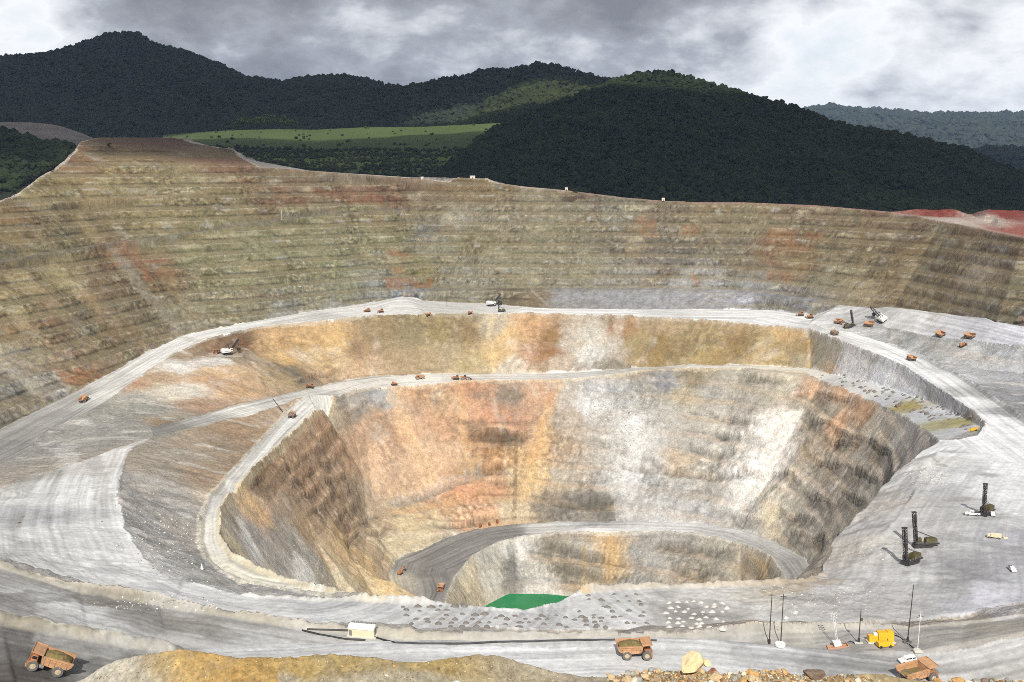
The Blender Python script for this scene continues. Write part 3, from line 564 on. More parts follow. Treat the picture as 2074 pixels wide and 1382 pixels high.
3: """130 920 205 203 196|180 910 150 147 138|220 920 210 207 200|30 960 150 148 138|30 1050 172 172 172|100 1000 205 205 200|150 1000 215 215 211|210 1000 222 221 217|120 1100 205 205 201|200 1080 222 221 217|220 1130 225 224 221|100 1140 200 199 194|170 1150 208 207 203|300 1170 222 221 218|350 1210 208 207 205|450 1210 212 211 209|420 1230 200 199 197|550 1235 200 199 197|650 1230 195 195 193|700 1250 200 200 198|800 1240 190 190 188|900 1250 192 192 190|1000 1255 195 195 193|1100 1250 190 190 188|1200 1240 205 205 203|1300 1260 215 214 212|1300 1220 195 194 190|1400 1200 205 202 195|1400 1250 150 146 140|1500 1240 205 203 198|1550 1210 190 183 170|1600 1190 180 170 152|1600 1250 185 183 178|1650 1230 175 172 168|1700 1200 190 188 184|1750 1230 172 170 168|1800 1200 180 178 176|1850 1170 190 189 187|1900 1200 165 164 163|1950 1160 150 149 150|1920 1100 185 184 182|1980 1130 160 160 162|2050 1100 172 172 176|2050 1180 180 180 184|2000 1220 195 195 202|1900 1000 172 171 170|1850 1060 182 180 177|1780 1120 190 187 180|1950 950 185 185 184|1900 940 200 198 192|2000 980 205 205 205|2040 950 218 218 218|2050 1010 205 205 205|2000 920 215 215 215|1720 1120 180 172 160|1800 1020 185 178 168|1950 1040 178 177 175""",
11: """60 1180 160 157 150|100 1220 212 211 207|150 1230 215 214 210|60 1230 150 146 140|220 1220 135 130 122|280 1240 140 136 130|300 1270 150 147 141|400 1260 145 142 135|500 1275 152 149 143|250 1280 195 194 190|350 1300 185 183 178|500 1290 190 189 187|620 1290 178 176 172|800 1290 180 176 168|830 1285 175 170 150|1000 1288 175 172 165|1300 1288 172 168 160|1500 1290 175 172 165|1600 1290 180 175 162|1700 1300 172 168 162|1780 1300 170 166 160|1900 1290 165 160 150|2000 1270 165 158 145|1550 1305 140 137 130|1700 1318 130 127 120|1850 1310 160 157 152""",
10: """50 1330 105 102 97|150 1320 120 118 113|180 1300 170 168 163|280 1330 140 138 133|50 1290 115 112 107|10 1375 85 80 74|500 1320 205 205 203|800 1315 195 195 194|1000 1320 205 205 205|1200 1320 200 200 199|1400 1320 190 190 188|1600 1335 180 180 180|1700 1345 150 149 148|1800 1350 155 154 152|2000 1330 195 194 190|1950 1350 180 179 176|2050 1310 205 204 200|2040 1370 160 157 152""",
2: """100 330 150 120 90|400 280 140 105 80|600 343 190 180 165|960 360 165 125 95|1350 405 165 150 125|1700 420 150 130 105|1900 425 130 52 34|2030 430 125 48 33|2000 455 165 150 135|2060 470 150 80 60|1930 445 170 155 140""",
}
KA = 0.86
SAT = 0.72
def lin(c, _l=lin):     # weathered rock is a little duller than its picture
    v = _l(c); g = v@np.array((.3, .55, .15)) if v.ndim == 1 else (v@np.array((.3, .55, .15)))[..., None]
    return v*SAT+g*(1-SAT)
COLR = np.zeros((NR, NT, 3), np.float32)
wx = X+9*fbm(X/24, Y/24, 3, 81)+3.5*noise2(X/6, Y/6, 82); wy = Y+9*fbm(X/24, Y/24, 3, 83)+3.5*noise2(X/6, Y/6, 84)
for zid, txt in PTS.items():
    m = zone == zid; SAT = 0.86 if zid == 1 else 0.76
    if not m.any(): continue
    a = np.array([[float(v) for v in t.split()] for t in txt.split('|')])
    P = np.array([hit(px, py, ZT) for px, py in a[:, :2]], np.float32)
    Cc = (lin(a[:, 2:5])*KA).astype(np.float32)
    vx, vy, vz = wx[m].astype(np.float32), wy[m].astype(np.float32), (ZT[m]*1.4).astype(np.float32)
    num = np.zeros((len(vx), 3), np.float32); den = np.zeros(len(vx), np.float32)
    soft = 30.0 if zid in (0, 1) else 60.0
    for p, c in zip(P, Cc):
        w = 1.0/((vx-p[0])**2+(vy-p[1])**2+(vz-1.4*p[2])**2+soft)**2.1
        num += w[:, None]*c; den += w
    COLR[m] = num/den[:, None]
# soften the joints between zones a little
for k in range(3):
    COLR[..., k] = np.where(zone >= 3, COLR[..., k], COLR[..., k])

SAT = 0.9
# streaks, stains and patches that belong to the rock, and painted shade at the bench feet
def mixc(c, rgb, w): return c*(1-w[..., None])+(lin(rgb)*KA).astype(np.float32)*w[..., None]
wall = (~FLAT).astype(np.float32)*wm
run = fbm(Sw/8, Z/24, 4, 91)                      # stains that run down the faces
fine = fbm(X/5, Y/5, 4, 92, .65)
pat = fbm(Sw/34, Z/11, 4, 93)
pat2 = fbm(Sw/18, Z/9, 4, 94)
up = (zone == 1)*wm
COLR = mixc(COLR, (198, 186, 152), np.clip(sstep(0.05, 0.4, pat)*0.6, 0, 1)*up*(0.25+0.75*face))
COLR = mixc(COLR, (98, 86, 62), sstep(0.1, 0.45, pat2)*0.55*up*(0.3+0.7*face))
COLR = mixc(COLR, (146, 120, 80), sstep(0.12, 0.45, fbm(Sw/60, Z/26, 3, 95))*0.4*up)
COLR = mixc(COLR, (128, 128, 96), sstep(0.10, 0.42, fbm(Sw/40, Z/16, 3, 96))*0.45*up)
COLR = mixc(COLR, (190, 188, 178), sstep(0.2, 0.5, fbm(Sw/22, Z/12, 3, 97))*0.5*up)
COLR = mixc(COLR, (148, 134, 100), bench*0.66*(zone == 1)*(0.8+0.4*fine))
inn = (zone == 0)*wm
COLR = mixc(COLR, (100, 92, 78), sstep(0.18, 0.5, pat2+0.2*(gul-0.4))*0.30*inn*(0.3+0.7*face)*(0.3+0.7*smooth))
COLR = mixc(COLR, (215, 206, 190), sstep(0.15, 0.5, fbm(Sw/14, Z/26, 4, 98))*0.35*inn)
COLR = mixc(COLR, (196, 164, 124), bench*0.45*inn)
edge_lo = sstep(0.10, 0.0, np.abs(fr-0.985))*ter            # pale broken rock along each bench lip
toe_shade = sstep(0.09, 0.0, np.abs(fr-bw-0.06))*ter           # shade line painted along the foot of each face
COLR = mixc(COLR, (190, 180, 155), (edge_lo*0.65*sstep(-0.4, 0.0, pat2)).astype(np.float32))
COLR *= (1-0.50*toe_shade*sstep(-0.5, 0.05, pat))[..., None]
stk = np.where(zone == 1, 0.12, 0.20)
rock = fbm(Sw/5, Z/3.6, 4, 117, .7)
COLR *= (1+wall*(stk*run+0.22*fine)+wall*face*rk*(0.25+0.75*smooth)*np.clip(rock*1.5, -0.5, 0.6))[..., None]
COLR *= (1-0.22*wall*(0.3+0.7*smooth)*sstep(0.25, 0.6, ridged(Sw/9, Z/14, 4, 99)))[..., None]

# wheel tracks and dust streaks along the haul roads
def tracks(pts, w, zid, amp, off0=0):
    d, al = pdist(pts, w)
    m = (d < w) & np.isin(zone, zid)
    t = fbm(d[m]/2.2, al[m]/130, 3, 101+off0)+0.6*fbm(d[m]/7, al[m]/220, 2, 105+off0)
    COLR[m] *= (1+amp*np.clip(t*1.3, -0.9, 0.7))[..., None]
tracks(road1_far, 90, [10], .46); tracks(berm2, 60, [11], .32, 3); tracks(toe, 90, [4], .40, 5); tracks(r_out, 80, [5], .38, 7)
tracks(r2o, 45, [7], .42, 9); tracks(r3o, 45, [8], .46, 11); tracks(r4o, 60, [9], .45, 13)
tracks(crest[:9], 110, [3], .30, 15); tracks(crest[18:], 150, [3], .22, 17)
flat3 = FLAT.astype(np.float32)
COLR *= (1+flat3*(0.17*fbm(X/14, Y/14, 4, 111)+0.14*fine+0.07*fbm(X/2, Y/2, 2, 112)))[..., None]
dirt = sstep(0.14, 0.42, fbm(X/26, Y/18, 4, 113))*flat3
COLR = mixc(COLR, (128, 125, 120), dirt*0.5*((zone == 3) & (X > 30)))
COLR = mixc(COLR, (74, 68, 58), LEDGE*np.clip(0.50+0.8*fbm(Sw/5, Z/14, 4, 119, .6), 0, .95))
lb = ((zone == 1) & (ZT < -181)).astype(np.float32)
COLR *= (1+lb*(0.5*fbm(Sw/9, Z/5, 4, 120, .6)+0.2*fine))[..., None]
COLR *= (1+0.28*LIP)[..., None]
low = ((zone == 0)*(1-wm)).astype(np.float32)
COLR *= (1+low*(0.30*fbm(X/20, Y/20, 4, 114)+0.22*fbm(X/4, Y/4, 4, 115, .65)))[..., None]
COLR = mixc(COLR, (206, 202, 192), low*0.5*sstep(0.1, 0.4, fbm(X/40+.3*Y/40, Y/16, 4, 116)))
COLR = COLR*(1-TW[..., None])+TINT*KA*TW[..., None]*(1+0.22*fine+0.12*fbm(X/2, Y/2, 2, 118))[..., None]
side_light = 1+0.22*(zone == 0)*wm*sstep(60, 200, np.abs(X-40)-40)*(Y < 1050)  # side walls painted lighter to make up for their weak sunlight
GAIN = side_light*np.where(zone == 1, 0.75, np.where(FLAT, 1.05, 1.06)).astype(np.float32)
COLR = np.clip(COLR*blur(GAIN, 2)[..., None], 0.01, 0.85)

# ------------------------------------------------------------------ ground materials
def ground_material(name, bump=0.5, grain=1.0):
    m = bpy.data.materials.new(name); m.use_nodes = True
    t = m.node_tree; b = t.nodes['Principled BSDF']
    at = N(t, 'ShaderNodeAttribute', attribute_name='rock')
    g = N(t, 'ShaderNodeNewGeometry')
    def noise(sc, det, ro=0.6):
        n = N(t, 'ShaderNodeTexNoise', inp={'Scale': sc, 'Detail': det, 'Roughness': ro})
        t.links.new(g.outputs['Position'], n.inputs['Vector']); return n
    a = noise(0.5, 6, .75); c = noise(0.16, 5, .7)
    mr = N(t, 'ShaderNodeMapRange', inp={'From Min': 0.25, 'From Max': 0.75, 'To Min': 1-0.42*grain, 'To Max': 1+0.42*grain})
    t.links.new(a.outputs[0], mr.inputs[0])
    mr2 = N(t, 'ShaderNodeMapRange', inp={'From Min': 0.3, 'From Max': 0.7, 'To Min': 1-0.22*grain, 'To Max': 1+0.22*grain})
    t.links.new(c.outputs[0], mr2.inputs[0])
    ml = M('MULTIPLY', mr.outputs[0], mr2.outputs[0], tree=t)
    vm = N(t, 'ShaderNodeVectorMath', operation='SCALE')
    t.links.new(at.outputs['Color'], vm.inputs[0]); t.links.new(ml, vm.inputs['Scale'])
    t.links.new(vm.outputs[0], b.inputs['Base Color'])
    b.inputs['Roughness'].default_value = 0.95
    b.inputs['Specular IOR Level'].default_value = 0.15
    bp = N(t, 'ShaderNodeBump', inp={'Strength': bump, 'Distance': 1.2})
    t.links.new(a.outputs[0], bp.inputs['Height']); t.links.new(bp.outputs[0], b.inputs['Normal'])
    return m
M_wall = ground_material('pit_rock', .9, 1.0)
M_road = ground_material('dusty_road', .25, .45)

idx = np.arange(NR*NT).reshape(NR, NT)
fc = np.stack((idx[:-1, :-1], idx[:-1, 1:], idx[1:, 1:], idx[1:, :-1]), -1).reshape(-1, 4)
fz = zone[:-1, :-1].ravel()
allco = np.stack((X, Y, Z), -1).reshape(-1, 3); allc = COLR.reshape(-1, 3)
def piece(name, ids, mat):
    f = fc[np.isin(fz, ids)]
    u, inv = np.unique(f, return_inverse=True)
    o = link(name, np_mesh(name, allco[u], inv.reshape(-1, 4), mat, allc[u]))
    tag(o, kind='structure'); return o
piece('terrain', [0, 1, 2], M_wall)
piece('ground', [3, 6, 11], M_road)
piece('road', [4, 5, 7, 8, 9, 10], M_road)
print('terrain done')
# ------------------------------------------------------------------ simple surface materials
def mat(name, rgb, rough=0.7, metal=0.0, var=0.12, scale=3.0, spec=0.3, rust=None, bump=0.0):
    m = bpy.data.materials.new(name); m.use_nodes = True
    t = m.node_tree; b = t.nodes['Principled BSDF']
    g = N(t, 'ShaderNodeTexCoord')
    n = N(t, 'ShaderNodeTexNoise', inp={'Scale': scale, 'Detail': 5.0, 'Roughness': 0.6})
    t.links.new(g.outputs['Object'], n.inputs['Vector'])
    mr = N(t, 'ShaderNodeMapRange', inp={'From Min': 0.3, 'From Max': 0.7, 'To Min': 1-var, 'To Max': 1+var})
    t.links.new(n.outputs[0], mr.inputs[0])
    vm = N(t, 'ShaderNodeVectorMath', operation='SCALE')
    vm.inputs[0].default_value = tuple(float(q) for q in rgb); t.links.new(mr.outputs[0], vm.inputs['Scale'])
    out = vm.outputs[0]
    if rust is not None:
        mr2 = N(t, 'ShaderNodeMapRange', inp={'From Min': 0.52, 'From Max': 0.68, 'To Min': 0.0, 'To Max': 0.75})
        n2 = N(t, 'ShaderNodeTexNoise', inp={'Scale': scale*0.6, 'Detail': 6.0, 'Roughness': 0.7})
        t.links.new(g.outputs['Object'], n2.inputs['Vector']); t.links.new(n2.outputs[0], mr2.inputs[0])
        mm = N(t, 'ShaderNodeMix', data_type='RGBA')
        t.links.new(mr2.outputs[0], mm.inputs['Factor']); t.links.new(out, mm.inputs['A'])
        mm.inputs['B'].default_value = (*[float(q) for q in rust], 1); out = mm.outputs['Result']
    t.links.new(out, b.inputs['Base Color'])
    b.inputs['Roughness'].default_value = rough; b.inputs['Metallic'].default_value = metal
    b.inputs['Specular IOR Level'].default_value = spec
    if bump:
        bp = N(t, 'ShaderNodeBump', inp={'Strength': bump, 'Distance': 0.05})
        t.links.new(n.outputs[0], bp.inputs['Height']); t.links.new(bp.outputs[0], b.inputs['Normal'])
    return m

def foliage(name, c1, c2, scale=0.5):
    m = bpy.data.materials.new(name); m.use_nodes = True
    t = m.node_tree; b = t.nodes['Principled BSDF']
    oi = N(t, 'ShaderNodeObjectInfo'); g = N(t, 'ShaderNodeNewGeometry')
    n = N(t, 'ShaderNodeTexNoise', inp={'Scale': scale, 'Detail': 4.0, 'Roughness': 0.7})
    t.links.new(g.outputs['Position'], n.inputs['Vector'])
    n2 = N(t, 'ShaderNodeTexNoise', inp={'Scale': scale*0.02, 'Detail': 3.0})
    t.links.new(g.outputs['Position'], n2.inputs['Vector'])
    s = M('ADD', M('MULTIPLY', oi.outputs['Random'], 0.45, tree=t), M('ADD', M('MULTIPLY', n.outputs[0], 0.6, tree=t), M('MULTIPLY_ADD', n2.outputs[0], 1.2, -0.62, tree=t), tree=t), tree=t)
    mm = N(t, 'ShaderNodeMix', data_type='RGBA')
    t.links.new(s, mm.inputs['Factor']); mm.inputs['A'].default_value = (*c1, 1); mm.inputs['B'].default_value = (*c2, 1)
    t.links.new(mm.outputs['Result'], b.inputs['Base Color'])
    b.inputs['Roughness'].default_value = 0.8; b.inputs['Specular IOR Level'].default_value = 0.1
    return m
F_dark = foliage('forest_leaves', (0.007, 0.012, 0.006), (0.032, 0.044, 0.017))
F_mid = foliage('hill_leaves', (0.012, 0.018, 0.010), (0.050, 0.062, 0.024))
F_far = foliage('hazed_mountain_leaves', (0.018, 0.026, 0.022), (0.050, 0.060, 0.040))  # paled and blued: distance haze mixed into the leaf colour
F_soil = mat('forest_floor', (0.014, 0.019, 0.010), .95, var=.3, scale=.05)
F_grass = foliage('meadow_grass', (0.040, 0.068, 0.018), (0.088, 0.114, 0.040), .25)

# ------------------------------------------------------------------ tree crowns for the far woods
def crown_mesh(seed, mt):
    bm = bmesh.new()
    bmesh.ops.create_icosphere(bm, subdivisions=3, radius=1.0)
    r = random.Random(seed)
    lobes = [(Vector((r.gauss(0, 1), r.gauss(0, 1), r.uniform(-.2, 1.2))).normalized(), r.uniform(.18, .42)) for _ in range(9)]
    for v in bm.verts:
        d = v.co.normalized(); k = 0.70
        for l, a in lobes:
            k += a*max(0, d.dot(l))**9
        k += r.uniform(-.10, .10)
        v.co = d*k; v.co.z *= 0.85
        if v.co.z < -0.3: v.co.z = -0.3+(v.co.z+0.3)*0.3
    me = bpy.data.meshes.new('crown'); bm.to_mesh(me); bm.free(); me.materials.append(mt); return me
CROWNS = {}
def crowns(mt):
    if mt.name not in CROWNS:
        CROWNS[mt.name] = [bpy.data.objects.new('crown', crown_mesh(s, mt)) for s in (1, 2, 3)]
    return CROWNS[mt.name]
def wood(name, pts, scl, mt):
    """a far wood: one object, its crowns spread over the points"""
    me = bpy.data.meshes.new(name)
    me.from_pydata([tuple(p) for p in pts], [], [])
    at = me.attributes.new('sc', 'FLOAT', 'POINT'); at.data.foreach_set('value', np.asarray(scl, np.float32))
    o = link(name, me)
    ng = bpy.data.node_groups.new(name, 'GeometryNodeTree')
    ng.interface.new_socket('Geometry', in_out='INPUT', socket_type='NodeSocketGeometry')
    ng.interface.new_socket('Geometry', in_out='OUTPUT', socket_type='NodeSocketGeometry')
    gi = ng.nodes.new('NodeGroupInput'); go = ng.nodes.new('NodeGroupOutput')
    jn = ng.nodes.new('GeometryNodeGeometryToInstance')
    for c in crowns(mt):
        oi = ng.nodes.new('GeometryNodeObjectInfo'); oi.inputs['Object'].default_value = c
        ng.links.new(oi.outputs['Geometry'], jn.inputs[0])
    ip = ng.nodes.new('GeometryNodeInstanceOnPoints')
    ip.inputs['Pick Instance'].default_value = True
    ri = ng.nodes.new('FunctionNodeRandomValue'); ri.data_type = 'INT'; ri.inputs[4].default_value = 0; ri.inputs[5].default_value = 2
    rv = ng.nodes.new('FunctionNodeRandomValue'); rv.data_type = 'FLOAT_VECTOR'; rv.inputs[0].default_value = (-.12, -.12, 0); rv.inputs[1].default_value = (.12, .12, 6.28)
    na = ng.nodes.new('GeometryNodeInputNamedAttribute'); na.data_type = 'FLOAT'; na.inputs[0].default_value = 'sc'
    ng.links.new(gi.outputs[0], ip.inputs['Points']); ng.links.new(jn.outputs[0], ip.inputs['Instance'])
    ng.links.new(ri.outputs[2], ip.inputs['Instance Index']); ng.links.new(rv.outputs[0], ip.inputs['Rotation']); ng.links.new(na.outputs[0], ip.inputs['Scale'])
    ng.links.new(ip.outputs[0], go.inputs[0])
    md = o.modifiers.new('wood', 'NODES'); md.node_group = ng
    tag(o, kind='stuff'); return o

def hill(name, crest_, base, mt, amp=40, ncol=420, nrow=90, power=0.85, back=0.5, wood_name=None, n_trees=0, sz=(6, 10), fmat=None, drop=7, tmin=0.0, seed=1, tfun=None, zfun=None, wl=260):
    """a forested ridge: skyline given as bearing/height/distance, foot as distance/elevation"""
    c = np.array(crest_, float); b = np.array(base, float)
    px = np.linspace(c[0, 0], c[-1, 0], ncol)
    py = np.interp(px, c[:, 0], c[:, 1]); Dc = np.interp(px, c[:, 0], c[:, 2])
    D0 = np.interp(px, b[:, 0], b[:, 1]); z0 = np.interp(px, b[:, 0], b[:, 2])
    d = np.array([ray(p, q) for p, q in zip(px, py)])
    bx = d[:, 0]/d[:, 1]; zcr = d[:, 2]/d[:, 1]*Dc-drop
    t = np.concatenate((np.linspace(-0.08, 1, nrow), np.linspace(1, 1+back, nrow//3)[1:]))
    def surf(ui, tt):
        u = np.interp
        i = np.arange(ncol)
        B, DC, DD0, Z0, ZC = (u(ui, i, q) for q in (bx, Dc, D0, z0, zcr))
        Dd = DD0+(DC-DD0)*tt
        f = np.where(tt <= 1, np.sign(tt)*np.abs(tt)**power, 1-1.3*(tt-1)**1.5)
        z = Z0+(ZC-Z0)*f
        x = B*Dd
        w = np.clip(np.sin(np.pi*np.clip(tt, 0, 1)), 0, 1)**0.8
        z = z+amp*w*(fbm(x/wl+0.6*Dd/wl, Dd/(wl*2.2), 4, seed*7)*1.1-0.25*ridged(x/wl*.8, Dd/(wl*3), 3, seed*7+3))
        if zfun is not None: z = z+zfun(x, Dd)
        return np.stack((x, Dd, z), -1)
    ui, tt = np.meshgrid(np.arange(ncol), t)
    co = surf(ui, tt)
    n0, n1 = co.shape[:2]
    ix = np.arange(n0*n1).reshape(n0, n1)
    f = np.stack((ix[:-1, :-1], ix[:-1, 1:], ix[1:, 1:], ix[1:, :-1]), -1).reshape(-1, 4)
    o = link(name, np_mesh(name, co.reshape(-1, 3), f, mt)); tag(o, kind='structure')
    if n_trees:
        u_ = rng.uniform(0, ncol-1, n_trees); t_ = rng.uniform(tmin, 1.06, n_trees)
        if tfun is not None:
            k = rng.random(n_trees) < tfun(px[u_.astype(int)], t_); u_, t_ = u_[k], t_[k]
        P = surf(u_, t_)
        s = (sz[0]+sz[1])/2*np.clip(np.exp(rng.normal(-.08, .34, len(P))), .45, 1.9)
        P[:, 2] += s*0.35
        wood(wood_name, P, s, fmat or F_dark)
    return surf, px

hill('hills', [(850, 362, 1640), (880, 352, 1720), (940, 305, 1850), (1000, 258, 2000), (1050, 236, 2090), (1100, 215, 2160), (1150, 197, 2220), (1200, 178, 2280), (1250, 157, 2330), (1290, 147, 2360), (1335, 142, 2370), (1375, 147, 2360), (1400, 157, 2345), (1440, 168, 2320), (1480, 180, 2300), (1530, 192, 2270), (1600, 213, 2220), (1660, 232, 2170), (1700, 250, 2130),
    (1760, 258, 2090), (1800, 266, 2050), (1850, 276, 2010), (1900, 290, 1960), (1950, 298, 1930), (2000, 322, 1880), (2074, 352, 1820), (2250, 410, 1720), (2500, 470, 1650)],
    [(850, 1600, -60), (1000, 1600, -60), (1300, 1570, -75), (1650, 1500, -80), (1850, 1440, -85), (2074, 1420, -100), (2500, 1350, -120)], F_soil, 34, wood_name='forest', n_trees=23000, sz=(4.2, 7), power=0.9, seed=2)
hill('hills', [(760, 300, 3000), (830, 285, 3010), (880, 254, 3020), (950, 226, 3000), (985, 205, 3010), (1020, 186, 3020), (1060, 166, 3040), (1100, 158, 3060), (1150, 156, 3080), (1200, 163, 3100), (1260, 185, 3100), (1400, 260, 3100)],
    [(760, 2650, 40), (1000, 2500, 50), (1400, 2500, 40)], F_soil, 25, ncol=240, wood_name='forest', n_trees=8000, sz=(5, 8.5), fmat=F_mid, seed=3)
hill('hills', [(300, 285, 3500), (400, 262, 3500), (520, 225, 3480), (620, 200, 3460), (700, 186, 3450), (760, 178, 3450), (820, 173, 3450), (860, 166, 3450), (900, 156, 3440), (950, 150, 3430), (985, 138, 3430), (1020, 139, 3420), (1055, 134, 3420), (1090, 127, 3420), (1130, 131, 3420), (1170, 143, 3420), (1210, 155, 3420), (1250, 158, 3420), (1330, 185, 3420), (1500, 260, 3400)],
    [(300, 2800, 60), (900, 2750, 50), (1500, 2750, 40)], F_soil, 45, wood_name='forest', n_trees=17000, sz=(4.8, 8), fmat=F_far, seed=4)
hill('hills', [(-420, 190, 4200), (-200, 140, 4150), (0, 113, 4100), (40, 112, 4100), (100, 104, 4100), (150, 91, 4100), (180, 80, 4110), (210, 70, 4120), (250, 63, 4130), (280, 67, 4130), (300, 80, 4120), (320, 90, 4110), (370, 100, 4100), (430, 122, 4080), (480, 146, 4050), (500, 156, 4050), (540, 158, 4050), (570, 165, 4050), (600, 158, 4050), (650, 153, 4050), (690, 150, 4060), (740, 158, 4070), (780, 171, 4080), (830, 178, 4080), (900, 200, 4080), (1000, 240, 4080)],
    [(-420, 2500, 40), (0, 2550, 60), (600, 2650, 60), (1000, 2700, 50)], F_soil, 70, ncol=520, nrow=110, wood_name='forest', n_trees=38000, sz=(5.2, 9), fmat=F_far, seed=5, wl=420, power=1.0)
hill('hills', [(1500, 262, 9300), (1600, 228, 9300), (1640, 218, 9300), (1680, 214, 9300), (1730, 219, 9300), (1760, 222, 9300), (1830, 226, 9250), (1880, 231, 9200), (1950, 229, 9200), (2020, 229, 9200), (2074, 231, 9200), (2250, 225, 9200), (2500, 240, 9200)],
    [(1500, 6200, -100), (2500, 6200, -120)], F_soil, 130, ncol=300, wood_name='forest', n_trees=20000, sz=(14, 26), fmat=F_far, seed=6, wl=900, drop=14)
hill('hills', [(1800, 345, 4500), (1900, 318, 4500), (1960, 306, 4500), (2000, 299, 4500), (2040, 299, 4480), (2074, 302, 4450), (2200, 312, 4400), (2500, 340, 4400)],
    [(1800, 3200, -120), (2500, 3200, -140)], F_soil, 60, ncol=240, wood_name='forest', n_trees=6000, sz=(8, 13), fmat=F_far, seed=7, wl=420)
# the green terraced field between the pit and the mountain: bright grass above, scrub below
def scrub(pxs, t): return np.where(t < 0.60, 0.95, 0.02)*np.where(t < 0.18, 1.0, 1.0)
fsurf, fpx = hill('meadow', [(330, 274, 2560), (400, 268, 2540), (470, 264, 2520), (560, 262, 2500), (640, 263, 2480), (740, 258, 2450), (860, 257, 2420), (1000, 250, 2400), (1060, 249, 2400), (1100, 252, 2400)],
    [(330, 1680, -30), (640, 1640, -60), (1100, 1640, -75)], F_grass, 6, ncol=340, nrow=130, power=0.95, back=0.12, wood_name='scrub', n_trees=9000, sz=(2.2, 4.6), fmat=F_mid, drop=0, tfun=scrub, seed=8,
    zfun=lambda x, y: 1.6*np.sin(y/11+2*fbm(x/200, y/200, 2, 3))*((y < 2150)*1.0))
# wooded slope and spoil heap behind the left rim
hill('hills', [(-420, 190, 1500), (-200, 225, 1480), (-60, 245, 1460), (0, 260, 1440), (30, 270, 1440), (60, 276, 1445), (100, 287, 1450), (140, 289, 1460), (153, 300, 1460), (170, 320, 1460)],
    [(-420, 1190, -75), (-60, 1230, -52), (40, 1290, -28), (100, 1370, -8), (170, 1440, 10)], F_soil, 8, ncol=160, wood_name='forest', n_trees=2600, sz=(4, 6.5), seed=9, drop=5, wl=120)
M_spoil = mat('spoil_earth', (0.19, 0.165, 0.14), .95, var=.35, scale=.03)
hill('hills', [(-200, 242, 1760), (-40, 246, 1740), (0, 248, 1720), (60, 248, 1720), (105, 252, 1720), (130, 258, 1720), (160, 268, 1720), (190, 280, 1720), (230, 300, 1720)], [(-200, 1560, 25), (230, 1560, 28)], M_spoil, 5, ncol=140, power=.8, seed=10, drop=0)

# ------------------------------------------------------------------ pond on the pit floor
M_water = bpy.data.materials.new('green_water'); M_water.use_nodes = True
b_ = M_water.node_tree.nodes['Principled BSDF']
n_ = N(M_water.node_tree, 'ShaderNodeTexNoise', inp={'Scale': 0.05, 'Detail': 3.0}); g_ = N(M_water.node_tree, 'ShaderNodeNewGeometry')
M_water.node_tree.links.new(g_.outputs['Position'], n_.inputs['Vector'])
mm_ = N(M_water.node_tree, 'ShaderNodeMix', data_type='RGBA'); M_water.node_tree.links.new(n_.outputs[0], mm_.inputs['Factor'])
mm_.inputs['A'].default_value = (0.008, 0.16, 0.05, 1); mm_.inputs['B'].default_value = (0.018, 0.23, 0.08, 1)
M_water.node_tree.links.new(mm_.outputs['Result'], b_.inputs['Base Color'])
b_.inputs['Roughness'].default_value = 0.18; b_.inputs['Specular IOR Level'].default_value = 0.25
ang = np.linspace(0, 2*np.pi, 48, endpoint=False)
pp = np.stack((38+90*np.cos(ang), 815+105*np.sin(ang), np.full(48, -440.2)), -1)
me = bpy.data.meshes.new('water'); me.from_pydata([tuple(p) for p in pp], [], [list(range(48))]); me.materials.append(M_water)
tag(link('water', me), kind='structure')

# ------------------------------------------------------------------ cloud bank over the hills (its shadow darkens them), broken where the sun gets through
M_cloud = bpy.data.materials.new('cloud_vapour'); M_cloud.use_nodes = True
t_ = M_cloud.node_tree; t_.nodes.clear()
o_ = N(t_, 'ShaderNodeOutputMaterial'); tr_ = N(t_, 'ShaderNodeBsdfTransparent'); df_ = N(t_, 'ShaderNodeBsdfDiffuse'); tl_ = N(t_, 'ShaderNodeBsdfTranslucent')
df_.inputs[0].default_value = (.9, .9, .92, 1); tl_.inputs[0].default_value = (.55, .56, .6, 1)
a_ = N(t_, 'ShaderNodeMixShader', inp={0: 0.5}); t_.links.new(df_.outputs[0], a_.inputs[1]); t_.links.new(tl_.outputs[0], a_.inputs[2])
at_ = N(t_, 'ShaderNodeAttribute', attribute_name='rock'); sp_ = N(t_, 'ShaderNodeSeparateColor'); t_.links.new(at_.outputs['Color'], sp_.inputs[0])
mx_ = N(t_, 'ShaderNodeMixShader'); t_.links.new(sp_.outputs[0], mx_.inputs[0]); t_.links.new(tr_.outputs[0], mx_.inputs[1]); t_.links.new(a_.outputs[0], mx_.inputs[2]); t_.links.new(mx_.outputs[0], o_.inputs[0])
CLZ = 960.0
def over(px, py, D):      # the spot in the cloud bank between a ground spot and the sun
    p = atd(px, py, D); k = (CLZ-p[2])/sd.z
    return p[0]+sd.x*k, p[1]+sd.y*k
gx, gy = np.meshgrid(np.linspace(-3600, 3600, 150), np.linspace(330, 3900, 90))
p_rim = sorted([over(px, py, d_) for px, py, d_ in rim_px if px not in (390, 430, 470, 490, 522, 370)])
rim_line = np.interp(gx, [p[0] for p in p_rim], [p[1] for p in p_rim])
dens = sstep(-50, 90, gy-rim_line-40+40*fbm(gx/300, gy/300, 3, 201))
for px, py, D_, rx, ry, k in ((520, 268, 2420, 330, 130, .9), (760, 266, 2350, 330, 120, 1), (950, 262, 2350, 180, 110, 1), (1050, 200, 2900, 330, 190, .95), (1330, 165, 2300, 260, 105, .9), (1450, 190, 2230, 150, 45, .4), (700, 310, 1950, 300, 90, .25)):
    x0, y0 = over(px, py, D_)
    q = ((gx-x0)/rx)**2+((gy-y0)/ry)**2+0.5*fbm(gx/160, gy/160, 3, 205)
    dens *= 1-k*sstep(1.5, 0.5, q)
